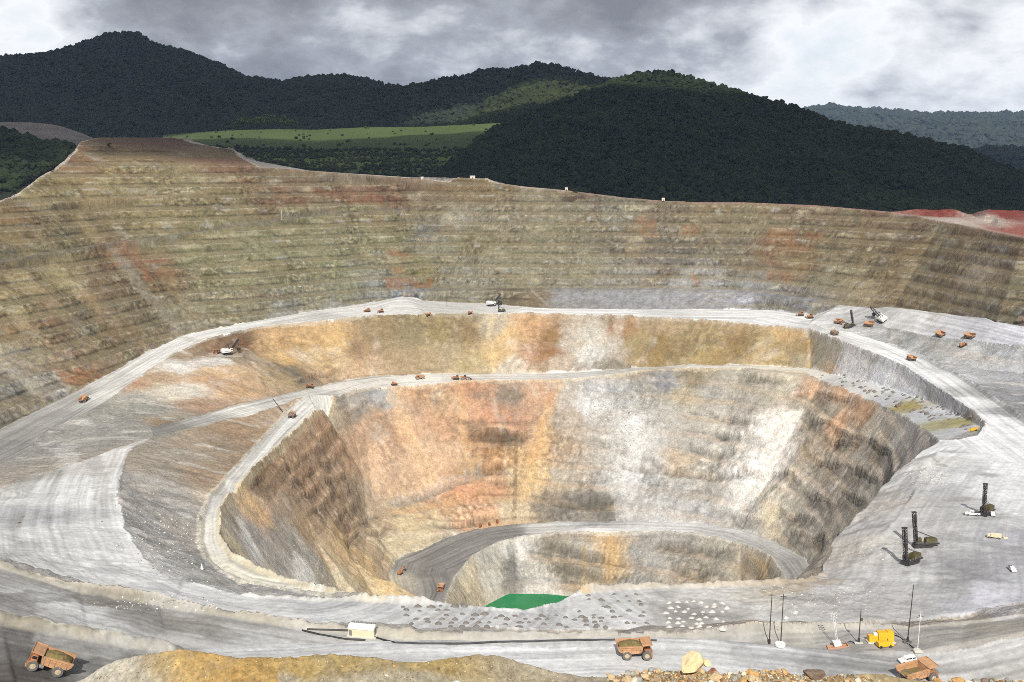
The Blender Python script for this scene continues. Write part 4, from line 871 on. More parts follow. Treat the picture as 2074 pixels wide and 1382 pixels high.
thin = sstep(-300, 20, gy-rim_line-40+60*fbm(gx/260, gy/260, 3, 209))*(0.16+0.32*sstep(120, 430, gx))
dens = np.clip(np.maximum(dens*0.97, thin*(gy-rim_line < 200)), 0, 1)
dz = 60*dens*(1+fbm(gx/350, gy/350, 4, 207))+3
top = np.stack((gx, gy, CLZ+dz), -1).reshape(-1, 3); bot = np.stack((gx, gy, CLZ-0.5*dz), -1).reshape(-1, 3)
n0, n1 = gx.shape; ix = np.arange(n0*n1).reshape(n0, n1)
keep = (np.maximum.reduce([dens[:-1, :-1], dens[:-1, 1:], dens[1:, 1:], dens[1:, :-1]]) > 0.01).ravel()
ft = np.stack((ix[:-1, :-1], ix[:-1, 1:], ix[1:, 1:], ix[1:, :-1]), -1).reshape(-1, 4)[keep]
fb = ft[:, ::-1]+n0*n1
dd = 1-np.sqrt(1-dens.reshape(-1))          # two layers are crossed
me = np_mesh('cloud_bank', np.concatenate((top, bot)), np.concatenate((ft, fb)), M_cloud, np.repeat(np.concatenate((dd, dd))[:, None], 3, 1))
tag(link('clouds', me), kind='stuff')
# ------------------------------------------------------------------ the lookout slope in front: stony ground falling from the camera to a low bank, then to the road
SIL = np.array([(-420, 1500), (-100, 1440), (60, 1412), (130, 1394), (170, 1381), (205, 1363), (240, 1347), (290, 1331), (330, 1319), (365, 1312), (400, 1311), (440, 1317), (480, 1324), (540, 1331), (600, 1333), (660, 1329), (740, 1328), (820, 1329), (900, 1332), (960, 1337), (1040, 1348), (1120, 1357), (1180, 1361), (1240, 1358),
    (1300, 1360), (1380, 1360), (1440, 1358), (1500, 1362), (1560, 1364), (1620, 1368), (1700, 1372), (1760, 1379), (1830, 1388), (1890, 1387), (1960, 1386), (2020, 1382), (2074, 1385), (2250, 1400), (2500, 1410)], float)
DC = 45.0
_P = np.array([atd(a, b, DC) for a, b in SIL])
_tn = _P[:, 0]/_P[:, 1]
def fg_z(x, y, detail=True):
    x = np.asarray(x, float); y = np.asarray(y, float)
    tn = x/np.maximum(y, .1)
    zc = np.interp(tn, _tn, _P[:, 2])
    dc = DC+1.2*noise2(tn*9, tn*0+3, 5)
    zi = np.where(y > 40, zc-0.45*(dc-y), 0)
    z40 = zc-0.45*(dc-40)
    zn = -1.75+(z40+1.75)*np.clip((y-1.5)/38.5, 0, 1)
    z = np.where(y > 40, zi, zn)
    zb = zc*0+np.interp(tn, TBt, TBz)
    f = np.clip((y-dc)/(TBy-dc), 0, 1)
    z = np.where(y > dc, zc+(zb-zc)*f-1.1*sstep(0, 0.03, f), z)
    if detail:
        k = sstep(25, 40, y)
        z = z+k*(0.15*fbm(x/1.6, y/1.6, 5, 301, .6)+0.12*ridged(x/.6, y/.6, 4, 303, .6)*sstep(-.3, .2, fbm(x/4, y/4, 2, 305)))
    return z
TBy = 186.0
TBt = np.tan(np.linspace(math.radians(-37), math.radians(37), 60))
TBz = np.array([ground(t*TBy, TBy, ZT)-0.6 for t in TBt])
tg = np.linspace(-0.74, 0.74, 1250)
yg = np.concatenate((np.linspace(1.5, 39, 24), np.arange(39.5, 48.5, 0.06), np.linspace(49, TBy, 70)))
TT, YY = np.meshgrid(tg, yg)
XX = TT*YY
ZZ_ = fg_z(XX, YY)
pxg = np.interp(TT, _tn, SIL[:, 0])
cg = np.zeros(XX.shape+(3,), np.float32)
stops = [(-200, (150, 146, 138)), (180, (196, 190, 172)), (300, (186, 178, 158)), (350, (190, 160, 100)), (480, (188, 150, 82)), (600, (176, 150, 92)), (760, (166, 146, 98)), (920, (170, 146, 92)), (1020, (165, 152, 124)), (1180, (168, 160, 142)), (1280, (170, 150, 112)), (1500, (176, 150, 108)), (1750, (170, 150, 112)), (2100, (170, 150, 110))]
sp = [q[0] for q in stops]; scx = np.array([lin(q[1]) for q in stops])*0.80
wpx = pxg+60*fbm(XX/3, YY/3, 3, 311)
for k in range(3): cg[..., k] = np.interp(wpx, sp, scx[:, k])
mq = sstep(-0.05, 0.35, fbm(XX/1.5, YY/1.5, 4, 313))[..., None]
cg = cg*(1-0.45*mq)+(lin((150, 138, 112))*0.8)*0.45*mq
gq = (sstep(44.3, 43.6, YY+0.5*fbm(XX/2, YY/2, 3, 315))*(pxg > 560)*(pxg < 1280))[..., None]
cg = cg*(1-0.7*gq)+(lin((168, 162, 146))*0.8)*0.7*gq
cg *= (1+0.5*fbm(XX/.4, YY/.4, 4, 317, .65)+0.15*fbm(XX/4, YY/4, 3, 319))[..., None]
M_gravel = ground_material('stony_ground', .8, 1.0)
for n in M_gravel.node_tree.nodes:
    if n.type == 'TEX_NOISE': n.inputs['Scale'].default_value *= 9
    if n.type == 'BUMP': n.inputs['Distance'].default_value = 0.12
n0, n1 = XX.shape; ix = np.arange(n0*n1).reshape(n0, n1)
f = np.stack((ix[:-1, :-1], ix[:-1, 1:], ix[1:, 1:], ix[1:, :-1]), -1).reshape(-1, 4)
tag(link('ground', np_mesh('ground', np.stack((XX, YY, ZZ_), -1).reshape(-1, 3), f, M_gravel, np.clip(cg, .01, .8).reshape(-1, 3))), kind='structure')

# ------------------------------------------------------------------ stones
def rock_mesh(seed, mt, sub=3, flat=0.75):
    r = random.Random(seed)
    bm = bmesh.new(); bmesh.ops.create_icosphere(bm, subdivisions=sub, radius=1)
    for _ in range(11):          # break faces off
        n = Vector((r.gauss(0, 1), r.gauss(0, 1), r.gauss(0, .8))).normalized(); h = r.uniform(.55, .85)
        for v in bm.verts:
            d = v.co.dot(n)
            if d > h: v.co -= n*(d-h)*0.92
    for v in bm.verts: v.co *= 1+r.uniform(-.035, .035); v.co.z *= flat
    me = bpy.data.meshes.new('rock'); bm.to_mesh(me); bm.free(); me.materials.append(mt); return me
M_rk = {k: mat('stone_'+k, lin(c)*0.85, .9, var=.4, scale=1.6, spec=.2, rust=lin(c2)*.8, bump=.6) for k, c, c2 in (('tan', (206, 182, 138), (176, 124, 70)), ('cream', (222, 212, 188), (200, 168, 116)), ('grey', (168, 164, 154), (140, 120, 92)), ('ochre', (205, 160, 96), (160, 104, 60)), ('brown', (134, 114, 96), (108, 84, 64)), ('red', (158, 96, 64), (120, 70, 48)), ('straw', (236, 212, 160), (214, 166, 100)), ('white', (226, 224, 214), (206, 196, 172)))}
RK = {k: [rock_mesh(i*7+hash_, M_rk[k]) for i in range(3)] for hash_, k in enumerate(M_rk)}
def fg_spot(px, y):
    tn = float(np.interp(px, SIL[:, 0], _tn)); return tn*y, y, float(fg_z(np.array(tn*y), np.array(y)))
def stone(name, kind, loc, s, label, group=None, rot=None, cat='rock', k=None):
    o = link(name, RK[kind][random.randrange(3) if k is None else k])
    o.location = loc; o.scale = s if isinstance(s, tuple) else (s*random.uniform(.8, 1.25), s*random.uniform(.8, 1.25), s*random.uniform(.7, 1.05))
    o.rotation_euler = rot or (random.uniform(-.4, .4), random.uniform(-.4, .4), random.uniform(0, 6.28))
    tag(o, label, cat, group); return o
def big(px, y, kind, s, label, lift=.35, name='boulder', rot=None, k=None):
    x, yy, z = fg_spot(px, y)
    return stone(name, kind, (x, yy, z+lift*(s[2] if isinstance(s, tuple) else s)), s, label, None, rot, 'boulder', k)
big(1404, 44.9, 'straw', (.86, .70, .74), 'huge yellow boulder standing on the bank edge right of the truck', .62, rot=(.1, -.15, .6), k=0)
big(1430, 45.2, 'straw', (.34, .30, .28), 'pale broken slab on the shoulder of the huge yellow boulder', 2.6, rot=(.2, .3, 1.6), k=1)
big(1648, 44.9, 'brown', (.66, .42, .36), 'big dark brown angular boulder among tan stones', .5, rot=(.1, .05, .2), k=2)
big(925, 43.6, 'white', (.36, .26, .14), 'flat white stone at the bottom edge below the golden slope', .6, k=1)
big(1000, 43.7, 'cream', (.42, .3, .36), 'pale pointed stone at the bottom edge right of the white slab', .4, k=2)
big(1070, 43.9, 'cream', (.4, .34, .24), 'broad cream stone at the bottom edge below the pale gravel', .4, k=0)
big(1205, 43.8, 'red', (.36, .3, .26), 'rust red stone at the bottom edge left of the yellow boulder', .5, k=0)
big(1262, 43.7, 'cream', (.5, .38, .3), 'rounded cream stone below the loaded orange truck', .45, k=1)
big(1550, 43.9, 'ochre', (.4, .3, .38), 'upright ochre stone left of the dark brown boulder', .5, k=2)
big(1450, 44.4, 'tan', (.5, .32, .2), 'long tan slab at the foot of the huge yellow boulder', .5, k=1)
big(1806, 44.0, 'cream', (.42, .34, .34), 'pale block hiding the wheels of the half empty truck', .5, k=0)
big(1835, 44.3, 'grey', (.3, .3, .26), 'grey stone under the rear of the half empty truck', .5, k=2)
big(1985, 44.5, 'brown', (.26, .24, .3), 'dark stone on the bank near the right corner', .5, k=1)
sp_ = []
for i in range(300):
    if i < 255: px = random.choice((random.uniform(1230, 1780), random.uniform(1230, 2074), random.uniform(1880, 2074)))
    else: px = random.uniform(620, 1260)
    y = DC+random.uniform(-1.5, .15) if px > 1230 else DC+random.uniform(-1.7, -.6)
    x, yy, z = fg_spot(px, y)
    s = random.choice((.09, .12, .14, .17, .20, .24, .28)) if px > 1230 else random.choice((.03, .04, .05, .06, .09))
    kd = random.choice(('tan', 'cream', 'ochre', 'tan', 'grey', 'brown', 'ochre', 'cream', 'tan', 'grey', 'red' if random.random() < .3 else 'tan'))
    if px > 1230: stone('rock', kd, (x, yy, z+s*.4), s, 'broken tan, cream or brown stone in the stony bank along the bottom edge', 'loose stones along the stony bank')
    else: stone('pebble', kd, (x, yy, z+s*.3), s, 'small pale pebble on the golden and grey slope at the bottom edge', 'pebbles on the golden slope')
# gravel nobody would count
def scatter(name, P, S, meshes, kind_label=None):
    V, Fc, n = [], [], 0
    Cs = []
    for p, s in zip(P, S):
        m = meshes[random.randrange(len(meshes))]
        a = random.uniform(0, 6.28); ca, sa = math.cos(a), math.sin(a)
        v = m[0]*np.array((s*random.uniform(.7, 1.3), s*random.uniform(.7, 1.3), s*random.uniform(.6, 1.1)))
        v = np.stack((v[:, 0]*ca-v[:, 1]*sa, v[:, 0]*sa+v[:, 1]*ca, v[:, 2]), -1)+p
        V.append(v); Fc.append(m[1]+n); n += len(v)
        Cs.append(np.repeat(np.array([kind_label()]), len(v), 0))
    o = link(name, np_mesh(name, np.concatenate(V), np.concatenate(Fc), M_loose, np.concatenate(Cs), smooth=False))
    tag(o, kind='stuff'); return o
M_loose = ground_material('loose_stone', .3, .5)
def raw(seed):
    me = rock_mesh(seed, M_loose, 1); me2 = (np.array([v.co[:] for v in me.vertices]), np.array([p.vertices[:] for p in me.polygons])); bpy.data.meshes.remove(me); return me2
RAW = [raw(s) for s in range(40, 46)]
PAL = [lin(c)*.85 for c in ((206, 182, 138), (222, 212, 188), (168, 164, 154), (196, 150, 90), (134, 114, 90), (150, 110, 76), (120, 112, 80))]
P, S_ = [], []
for i in range(9000):
    px = random.uniform(150, 2150) if i < 3000 else random.uniform(1230, 2150)
    y = DC+random.uniform(-2.0, .3)
    x, yy, z = fg_spot(px, y); P.append((x, yy, z+.01)); S_.append(random.choice((.03, .04, .05, .06, .08, .11)) if px > 1230 else random.choice((.012, .015, .018, .02, .025, .03, .05)))
scatter('gravel', np.array(P), S_, RAW, lambda: random.choice(PAL))
# rubble on the pit slopes
P, S_ = [], []
for x0, y0, x1, y1, n, s0, s1 in ((1215, 790, 1335, 925, 420, .5, 1.5), (1180, 795, 1260, 850, 160, .5, 1.4), (1850, 945, 1920, 990, 260, .3, .8), (1560, 1255, 1640, 1290, 20, .2, .5), (250, 1000, 420, 1170, 260, .3, 1.0), (560, 1090, 700, 1190, 120, .3, .9), (1400, 790, 1560, 960, 160, .5, 1.3), (300, 1190, 520, 1240, 60, .3, .6), (1500, 1180, 1830, 1245, 220, .2, .6), (1690, 1080, 1840, 1150, 140, .25, .6), (1130, 640, 1240, 740, 160, .5, 1.3), (760, 775, 830, 800, 60, .4, 1), (1700, 745, 1800, 775, 80, .4, 1.0), (1350, 1240, 1500, 1280, 60, .15, .35), (200, 1205, 400, 1238, 90, .25, .6), (1890, 690, 2060, 745, 90, .4, 1.0)):
    for i in range(n):
        P.append(hit(random.gauss((x0+x1)/2, (x1-x0)/4), random.gauss((y0+y1)/2, (y1-y0)/4))); S_.append(random.uniform(s0, s1)*random.uniform(.5, 1))
PAL2 = [lin(c)*.85 for c in ((226, 224, 218), (205, 203, 196), (180, 178, 172), (214, 205, 188), (150, 146, 138))]
scatter('rubble', np.array(P), S_, RAW, lambda: random.choice(PAL2))
for px, py, s, lb in ((1592, 1254, (1.3, .9, .8), 'white boulder beside the right hand power pole, darker underneath'), (1611, 1243, (1.2, 1.0, 1.0), 'blocky white boulder on the slope above its white neighbour')):
    p = hit(px, py); stone('boulder', 'white', (p[0], p[1], p[2]+.4), s, lb, None, (.2, .1, .5), 'boulder', 0)
for i, (px, py, s, lb) in enumerate(((973, 1068, (2.6, 1.8, 4.2), 'leftmost of three rust red rocks on the road edge above the pit floor'), (991, 1065, (2.0, 1.8, 3.0), 'smallest and middle one of three rust red rocks on the road edge'), (1007, 1060, (2.5, 1.9, 4.4), 'rightmost of three rust red rocks on the road edge above the pit floor'))):
    p = hit(px, py); stone('rust_rock', 'red', (p[0], p[1], p[2]+1.8), s, lb, None, (0, 0, i), 'rock', i % 3)
p = hit(2067, 655); stone('boulder', 'brown', (p[0], p[1], p[2]+3), (6, 5, 7), 'dark boulder at the foot of the high wall by the right edge', None, (0, 0, 1), 'boulder', 0)
p = hit(1818, 824); stone('boulder', 'brown', (p[0], p[1], p[2]+1), (4.5, 3, 2), 'brown rock lump on the right bench beside an ochre puddle', None, (0, 0, 1), 'boulder', 1)
for i, (px, py) in enumerate(((38, 1060), (46, 1048))):
    p = hit(px, py); stone('rock', 'brown', (p[0], p[1], p[2]+.3), (1.5, .6, .6), ('lower dark rock on the pale slope at the far left', 'upper dark rock on the pale slope at the far left')[i], None, (0, 0, .8), 'rock', i)

# drill cuttings: low cones left by the drills
def cone_mesh(seed, mt):
    r = random.Random(seed); bm = bmesh.new()
    rings = [(0, .85), (.3, .74), (.65, .40), (1.0, .08), (1.25, -.2)]
    prev = None
    for k, (rad, z) in enumerate(rings):
        if k == 0: prev = [bm.verts.new((0.05, 0, z*r.uniform(.7, 1)))]; continue
        cur = [bm.verts.new((rad*math.cos(a*math.pi/6)*r.uniform(.85, 1.15), rad*math.sin(a*math.pi/6)*r.uniform(.85, 1.15), z*r.uniform(.85, 1.1))) for a in range(12)]
        for a in range(12):
            if k == 1: bm.faces.new((prev[0], cur[a], cur[(a+1) % 12]))
            else: bm.faces.new((prev[a], cur[a], cur[(a+1) % 12], prev[(a+1) % 12]))
        prev = cur
    for f_ in bm.faces: f_.smooth = True
    me = bpy.data.meshes.new('cuttings'); bm.to_mesh(me); bm.free(); me.materials.append(mt); return me
M_cutd = mat('dark_cuttings', lin((128, 122, 114))*.85, .95, var=.25, scale=1.5)
M_cutw = mat('white_cuttings', lin((206, 202, 194))*.85, .95, var=.2, scale=1.5)
CD = [cone_mesh(s, M_cutd) for s in (1, 2, 3)]; CW = [cone_mesh(s, M_cutw) for s in (4, 5, 6)]
def pile(px, py, meshes, s, label, group):
    p = hit(px, py); o = link('cuttings_pile', random.choice(meshes)); o.location = (p[0], p[1], p[2])
    o.scale = (s*random.uniform(.8, 1.3), s*random.uniform(.7, 1.0), s*random.uniform(.6, 1)); o.rotation_euler = (0, 0, random.uniform(0, 6.28)); tag(o, label, 'spoil pile', group)
for r_ in range(7):
    y0 = 1231+r_*8.2
    for c in range(15):
        px = 812+r_*6+c*27+random.uniform(-8, 8)+(13 if r_ % 2 else 0); py = y0+random.uniform(-3, 3)+(c-7)*0.3
        if (r_ < 2 and c > 5) or (abs(px-1062) < 80 and py < 1246) or py > 1272 or random.random() < .12: continue
        pile(px, py, CD, random.uniform(.9, 1.6), 'low dark cone of drill cuttings on the pale near bench left of the big truck', 'dark drill cuttings on the near bench')
for r_ in range(6):
    for c in range(7):
        px = 1170+c*20+r_*3+random.uniform(-6, 6); py = 1206+r_*11+random.uniform(-3, 3)
        if px < 1190 and py < 1225 or random.random() < .35: continue
        pile(px, py, CD, random.uniform(.8, 1.4), 'low dark cone of drill cuttings on the white ground behind the big truck', 'dark drill cuttings behind the truck')
for r_ in range(6):
    for c in range(7):
        px = 1352+c*18+(9 if r_ % 2 else 0)+random.uniform(-6, 6); py = 1222+r_*10+random.uniform(-3.5, 3.5)
        if random.random() < .1: continue
        pile(px, py, CW, random.uniform(.9, 1.3), 'small white mound in the dark rectangular patch of drilled ground', 'white mounds on the drilled patch')
for i in range(95):
    t = random.random()**0.8; px = 1670+t*290+random.uniform(-15, 15); py = 757+t*92+random.uniform(-14, 24)*(0.5+0.5*t)
    pile(px, py, CD, random.uniform(1.2, 2.3), 'dark heap of drill cuttings on the narrow right hand bench', 'drill cuttings on the right bench')
# ------------------------------------------------------------------ machine building kit
class B:
    def __init__(s): s.bm = bmesh.new()
    def box(s, c, d, rot=None, taper=None):
        r = bmesh.ops.create_cube(s.bm, size=1)['verts']
        for v in r:
            if taper and v.co.z > 0: v.co.x *= taper[0]; v.co.y *= taper[1]
            v.co = Vector((v.co.x*d[0], v.co.y*d[1], v.co.z*d[2]))
            if rot: v.co = rot @ v.co
            v.co += Vector(c)
        return s
    def hull(s, prof, y0, y1):           # side profile (x, z) swept across y
        a = [s.bm.verts.new((x, y0, z)) for x, z in prof]; b = [s.bm.verts.new((x, y1, z)) for x, z in prof]
        n = len(prof)
        s.bm.faces.new(a); s.bm.faces.new(b[::-1])
        for i in range(n): s.bm.faces.new((a[i], b[i], b[(i+1) % n], a[(i+1) % n]))
        return s
    def rod(s, p, q, r, n=8, r2=None):
        p, q = Vector(p), Vector(q); d = q-p
        m = Matrix.Translation((p+q)/2) @ d.to_track_quat('Z', 'Y').to_matrix().to_4x4()
        bmesh.ops.create_cone(s.bm, cap_ends=True, segments=n, radius1=r, radius2=r if r2 is None else r2, depth=d.length, matrix=m)
        return s
    def ring(s, c, R, r, w, n=24):       # wheel-like ring along y
        pr = [(r, -w/2), (R*.93, -w/2), (R, -w*.32), (R, w*.32), (R*.93, w/2), (r, w/2)]
        vs = [[s.bm.verts.new((c[0]+a*math.cos(t), c[1]+b, c[2]+a*math.sin(t))) for a, b in pr] for t in [2*math.pi*i/n for i in range(n)]]
        for i in range(n):
            u, v = vs[i], vs[(i+1) % n]
            for k in range(len(pr)): s.bm.faces.new((u[k], u[(k+1) % len(pr)], v[(k+1) % len(pr)], v[k]))
        return s
    def sheet(s, grid):                   # grid of points -> surface
        vs = [[s.bm.verts.new(p) for p in row] for row in grid]
        for i in range(len(vs)-1):
            for j in range(len(vs[0])-1): s.bm.faces.new((vs[i][j], vs[i][j+1], vs[i+1][j+1], vs[i+1][j]))
        return s
    def build(s, name, m, parent=None, bevel=0, smooth=False):
        if bevel:
            bmesh.ops.bevel(s.bm, geom=s.bm.edges[:], offset=bevel, segments=1, affect='EDGES', clamp_overlap=True)
        bmesh.ops.recalc_face_normals(s.bm, faces=s.bm.faces[:])
        me = bpy.data.meshes.new(name); s.bm.to_mesh(me); s.bm.free(); me.materials.append(m)
        if smooth:
            for p in me.polygons: p.use_smooth = True
        return link(name, me, parent)
def thing(name, label=None, cat=None, group=None):
    o = bpy.data.objects.new(name, None); o.empty_display_size = .5; COL.objects.link(o); return tag(o, label, cat, group)
def kids(o): return [c for c in bpy.data.objects if c.parent == o]
def copy_tree(o, parent=None):
    c = o.copy(); COL.objects.link(c); c.parent = parent
    for k in kids(o): copy_tree(k, c)
    return c
def put(o, px, py, to=None, dz=0.0, tilt=True, yaw=None, span=4.0, scale=None):
    """stand a thing on the ground seen at (px, py), facing the ground seen at `to` (or a given yaw)"""
    p = hit(px, py)
    if to is not None:
        q = hit(*to); yaw = math.atan2(q[1]-p[1], q[0]-p[0])
    yaw = yaw or 0.0
    f = Vector((math.cos(yaw), math.sin(yaw), 0)); s = Vector((-f.y, f.x, 0))
    if tilt:
        g = lambda v: ground(p[0]+v.x*span, p[1]+v.y*span, ZS)
        f3 = Vector((f.x*2*span, f.y*2*span, g(f)-g(-f))).normalized(); s3 = Vector((s.x*2*span, s.y*2*span, g(s)-g(-s))).normalized()
    else: f3, s3 = f, s
    n = f3.cross(s3).normalized(); s3 = n.cross(f3)
    m = Matrix((f3, s3, n)).transposed().to_4x4()
    o.rotation_euler = m.to_euler(); o.location = (p[0], p[1], ground(p[0], p[1], ZS)+dz if tilt else p[2]+dz)
    if scale: o.scale = (scale,)*3
    return o
ZS = blur(Z.astype(np.float32), 4)

M_or = mat('orange_paint', lin((190, 122, 72))*.85, .65, var=.25, scale=.7, rust=lin((170, 140, 112))*.85)
M_or2 = mat('worn_tray_steel', lin((196, 148, 104))*.9, .7, var=.25, scale=.5, rust=lin((168, 136, 112))*.9)
M_dk = mat('dark_steel', (.045, .04, .04), .6, var=.3)
M_grey = mat('grey_steel', (.22, .21, .20), .6, var=.25)
M_ty = mat('dusty_tyre', (.13, .125, .118), .9, var=.25, scale=2)
M_rim = mat('rim_paint', lin((206, 186, 150))*.8, .6, var=.2)
M_gl = mat('dark_glass', (.02, .024, .028), .12, var=.1, spec=.6)
M_load = mat('ore', lin((136, 118, 70))*.75, .95, var=.35, scale=.8, bump=.5)
M_load2 = mat('grey_ore', lin((125, 124, 122))*.75, .95, var=.3, scale=.8)
M_wh = mat('white_paint', (.74, .74, .72), .45, var=.06, rust=None)
M_cr = mat('cream_paint', lin((238, 222, 184))*.9, .55, var=.07, scale=.6)
M_yel = mat('yellow_paint', (.78, .43, .025), .5, var=.07)
M_wood = mat('dark_pole_wood', (.055, .045, .042), .85, var=.3, scale=4)
M_conc = mat('pale_concrete', (.56, .53, .48), .9, var=.15)
M_oliv = mat('olive_machine_paint', (.10, .085, .035), .6, var=.35, scale=.6, rust=(.05, .03, .02))
M_red = mat('rust_skid', lin((206, 150, 110))*.85, .7, var=.2)
M_blk = mat('black_pipe', (.02, .02, .022), .5, var=.2)

# ---- haul truck: 13 m long, front towards +x
def make_truck():
    t = thing('haul_truck')
    B().box((.2, 0, 1.95), (10.2, 1.0, .8)).box((.2, 1.15, 2.0), (9.6, .45, .7)).box((.2, -1.15, 2.0), (9.6, .45, .7)).box((-3.2, 0, 1.7), (1.2, 5.0, 1.0)).build('chassis', M_dk, t)
    b = B()
    b.hull([(-6.6, 3.75), (-5.6, 2.95), (-1.4, 2.55), (2.1, 3.0), (2.1, 3.25), (-1.4, 2.8), (-5.6, 3.2), (-6.5, 4.0)], -3.0, 3.0)
    for s in (-1, 1):
        b.hull([(-6.6, 3.8), (-5.6, 2.9), (-1.4, 2.5), (2.2, 2.95), (2.2, 5.7), (-6.9, 5.2)], s*3.0-.13*s, s*3.25)
        b.box((-2.4, s*3.42, 5.32), (9.0, .42, .42), Matrix.Rotation(-.055, 3, 'Y')); b.box((-2.2, s*3.34, 4.2), (8.4, .2, .3), Matrix.Rotation(-.02, 3, 'Y'))
        for x in (-5.2, -3.4, -1.6, .2, 1.7): b.box((x, s*3.33, 4.1), (.24, .22, 2.2))
    b.hull([(2.0, 2.95), (2.3, 2.95), (2.75, 5.75), (2.4, 5.75)], -3.25, 3.25)
    b.hull([(2.4, 5.6), (6.0, 6.1), (6.0, 6.35), (2.3, 5.9)], -3.3, 3.3)
    for s in (-1, 1): b.hull([(2.4, 5.7), (6.0, 6.2), (6.0, 6.55), (2.3, 6.15)], s*3.3, s*3.45)
    b.box((6.0, 0, 6.35), (.16, 6.9, .5))
    b.build('tray', M_or2, t)
    d = B(); d.box((4.9, 0, 3.15), (2.7, 6.6, .18)).box((5.2, -1.0, 2.35), (2.0, 4.2, 1.5))
    d.box((6.3, 0, 1.55), (.35, 6.2, .9)).box((5.9, 2.7, 2.2), (.7, 1.0, 1.8)).box((5.9, -2.7, 2.2), (.7, 1.0, 1.8)); d.build('deck', M_or, t, .03)
    r = B()
    for z in (3.6, 4.1): r.rod((6.2, -3.2, z), (6.2, 3.2, z), .045, 5); r.rod((6.2, -3.2, z), (3.8, -3.2, z), .045, 5)
    for y in (-3.2, -1.6, 0, 1.6, 3.2): r.rod((6.2, y, 3.2), (6.2, y, 4.1), .045, 5)
    r.build('railing', M_grey, t)
    g = B(); g.box((6.42, -.6, 2.4), (.12, 2.4, 1.3)); g.build('grille', M_dk, t)
    l = B()
    for s in (-1, 1): l.rod((6.55, 1.6+.25*s, .7), (6.25, 1.6+.25*s, 3.2), .05, 5)
    for k in range(7): l.box((6.52-.045*k, 1.6, .9+.35*k), (.06, .5, .05))
    l.build('ladder', M_grey, t)
    c = B().box((4.6, 2.0, 4.25), (1.9, 2.0, 2.0), taper=(.92, .95)).build('cab', M_or, t, .04)
    B().box((5.52, 2.0, 4.5), (.06, 1.7, .95)).box((4.6, 3.0, 4.5), (1.4, .06, .9)).box((4.6, 1.0, 4.5), (1.4, .06, .9)).build('window', M_gl, c)
    B().rod((1.2, 2.3, 1.9), (2.9, 2.3, 1.9), .62, 12).build('fuel_tank', M_grey, t)
    for s in (-1, 1): B().box((6.5, s*2.5, 1.75), (.08, .5, .3)).build('headlight', M_wh, t)
    for x, ys in ((4.35, (2.75, -2.75)), (-3.2, (2.85, 1.65, -1.65, -2.85))):
        for y in ys:
            w = B().ring((x, y, 1.75), 1.75, .95, 1.1).build('tyre', M_ty, t)
            sgn = 1 if y > 0 else -1
            B().rod((x, y-.35*sgn, 1.75), (x, y+.38*sgn, 1.75), .97, 16).rod((x, y+.38*sgn, 1.75), (x, y+.52*sgn, 1.75), .45, 10).build('rim', M_rim, w)
    return t
truck = make_truck()
def load_mesh(m, half=False):
    g = []
    for i in range(19):
        row = []
        for j in range(13):
            x = -6.0+8.3*i/18; y = -3.02+6.04*j/12
            e = max(0, 1-((x+1.7)/4.3)**2)*max(0, 1-(y/3.05)**2)
            base = (4.35 if not half else 3.15)+.06*(x+6)*(1 if not half else .2)
            z = base+(1.75 if not half else .35)*e**.7+.13*random.uniform(-1, 1)
            row.append((x, y, z))
        g.append(row)
    return B().sheet(g).build('ore_load', m, None, smooth=True)
n_tr = [0]
def haul(px, py, to, label, load=None, lab2=None, half=False):
    t = truck if n_tr[0] == 0 else copy_tree(truck); n_tr[0] += 1
    tag(t, label, 'haul truck', 'orange haul trucks in the pit'); put(t, px, py, to, scale=.88)
    if load:
        o = load_mesh(load, half); o.location = t.location; o.rotation_euler = t.rotation_euler; o.scale = t.scale; tag(o, lab2, 'load')
    return t
haul(1284, 1330, (1420, 1331), 'bright orange haul truck side on at the bottom, heaped with brown ore', M_load, 'heap of brown ore in the tray of the side-on truck near the yellow boulder')
haul(95, 1357, (20, 1338), 'loaded orange haul truck on the dark road in the lower left corner', M_load, 'olive brown ore filling the truck in the lower left corner')
haul(1858, 1378, (1945, 1352), 'big haul truck with a nearly empty tray beside the white car', M_load, 'thin floor of ore left in the nearly empty truck tray', True)
haul(171, 814, (240, 768), 'small orange haul truck climbing the left ramp under the high wall')
haul(591, 846, (640, 800), 'haul truck with dark grey load on the narrow pale ramp beside the leaning pole', M_load2, 'dark grey rock load on the truck on the narrow pale ramp')
haul(851, 768, (800, 772), 'haul truck alone on the pale middle road below the olive wall')
haul(893, 1194, (886, 1215), 'orange haul truck heading toward the camera on the grey road above the pond')
haul(1690, 679, (1640, 660), 'dusty haul truck seen from behind where the two right roads meet', M_load2, 'grey rock load on the dusty truck where the right roads meet')
haul(1700, 655, (1740, 656), 'haul truck half hidden in dust just left of the tall drill mast')
haul(1763, 660, (1715, 660), 'dark orange haul truck waiting beside the white shovel on the right')
haul(1907, 681, (1860, 672), 'left of the two haul trucks following each other on the upper right road')
haul(1966, 685, (1915, 681), 'right of the two haul trucks following each other on the upper right road')
haul(1846, 731, (1800, 712), 'haul truck alone on the pale road curving down on the right')
haul(440, 716, (425, 722), 'haul truck parked close behind the white shovel on the left shelf')

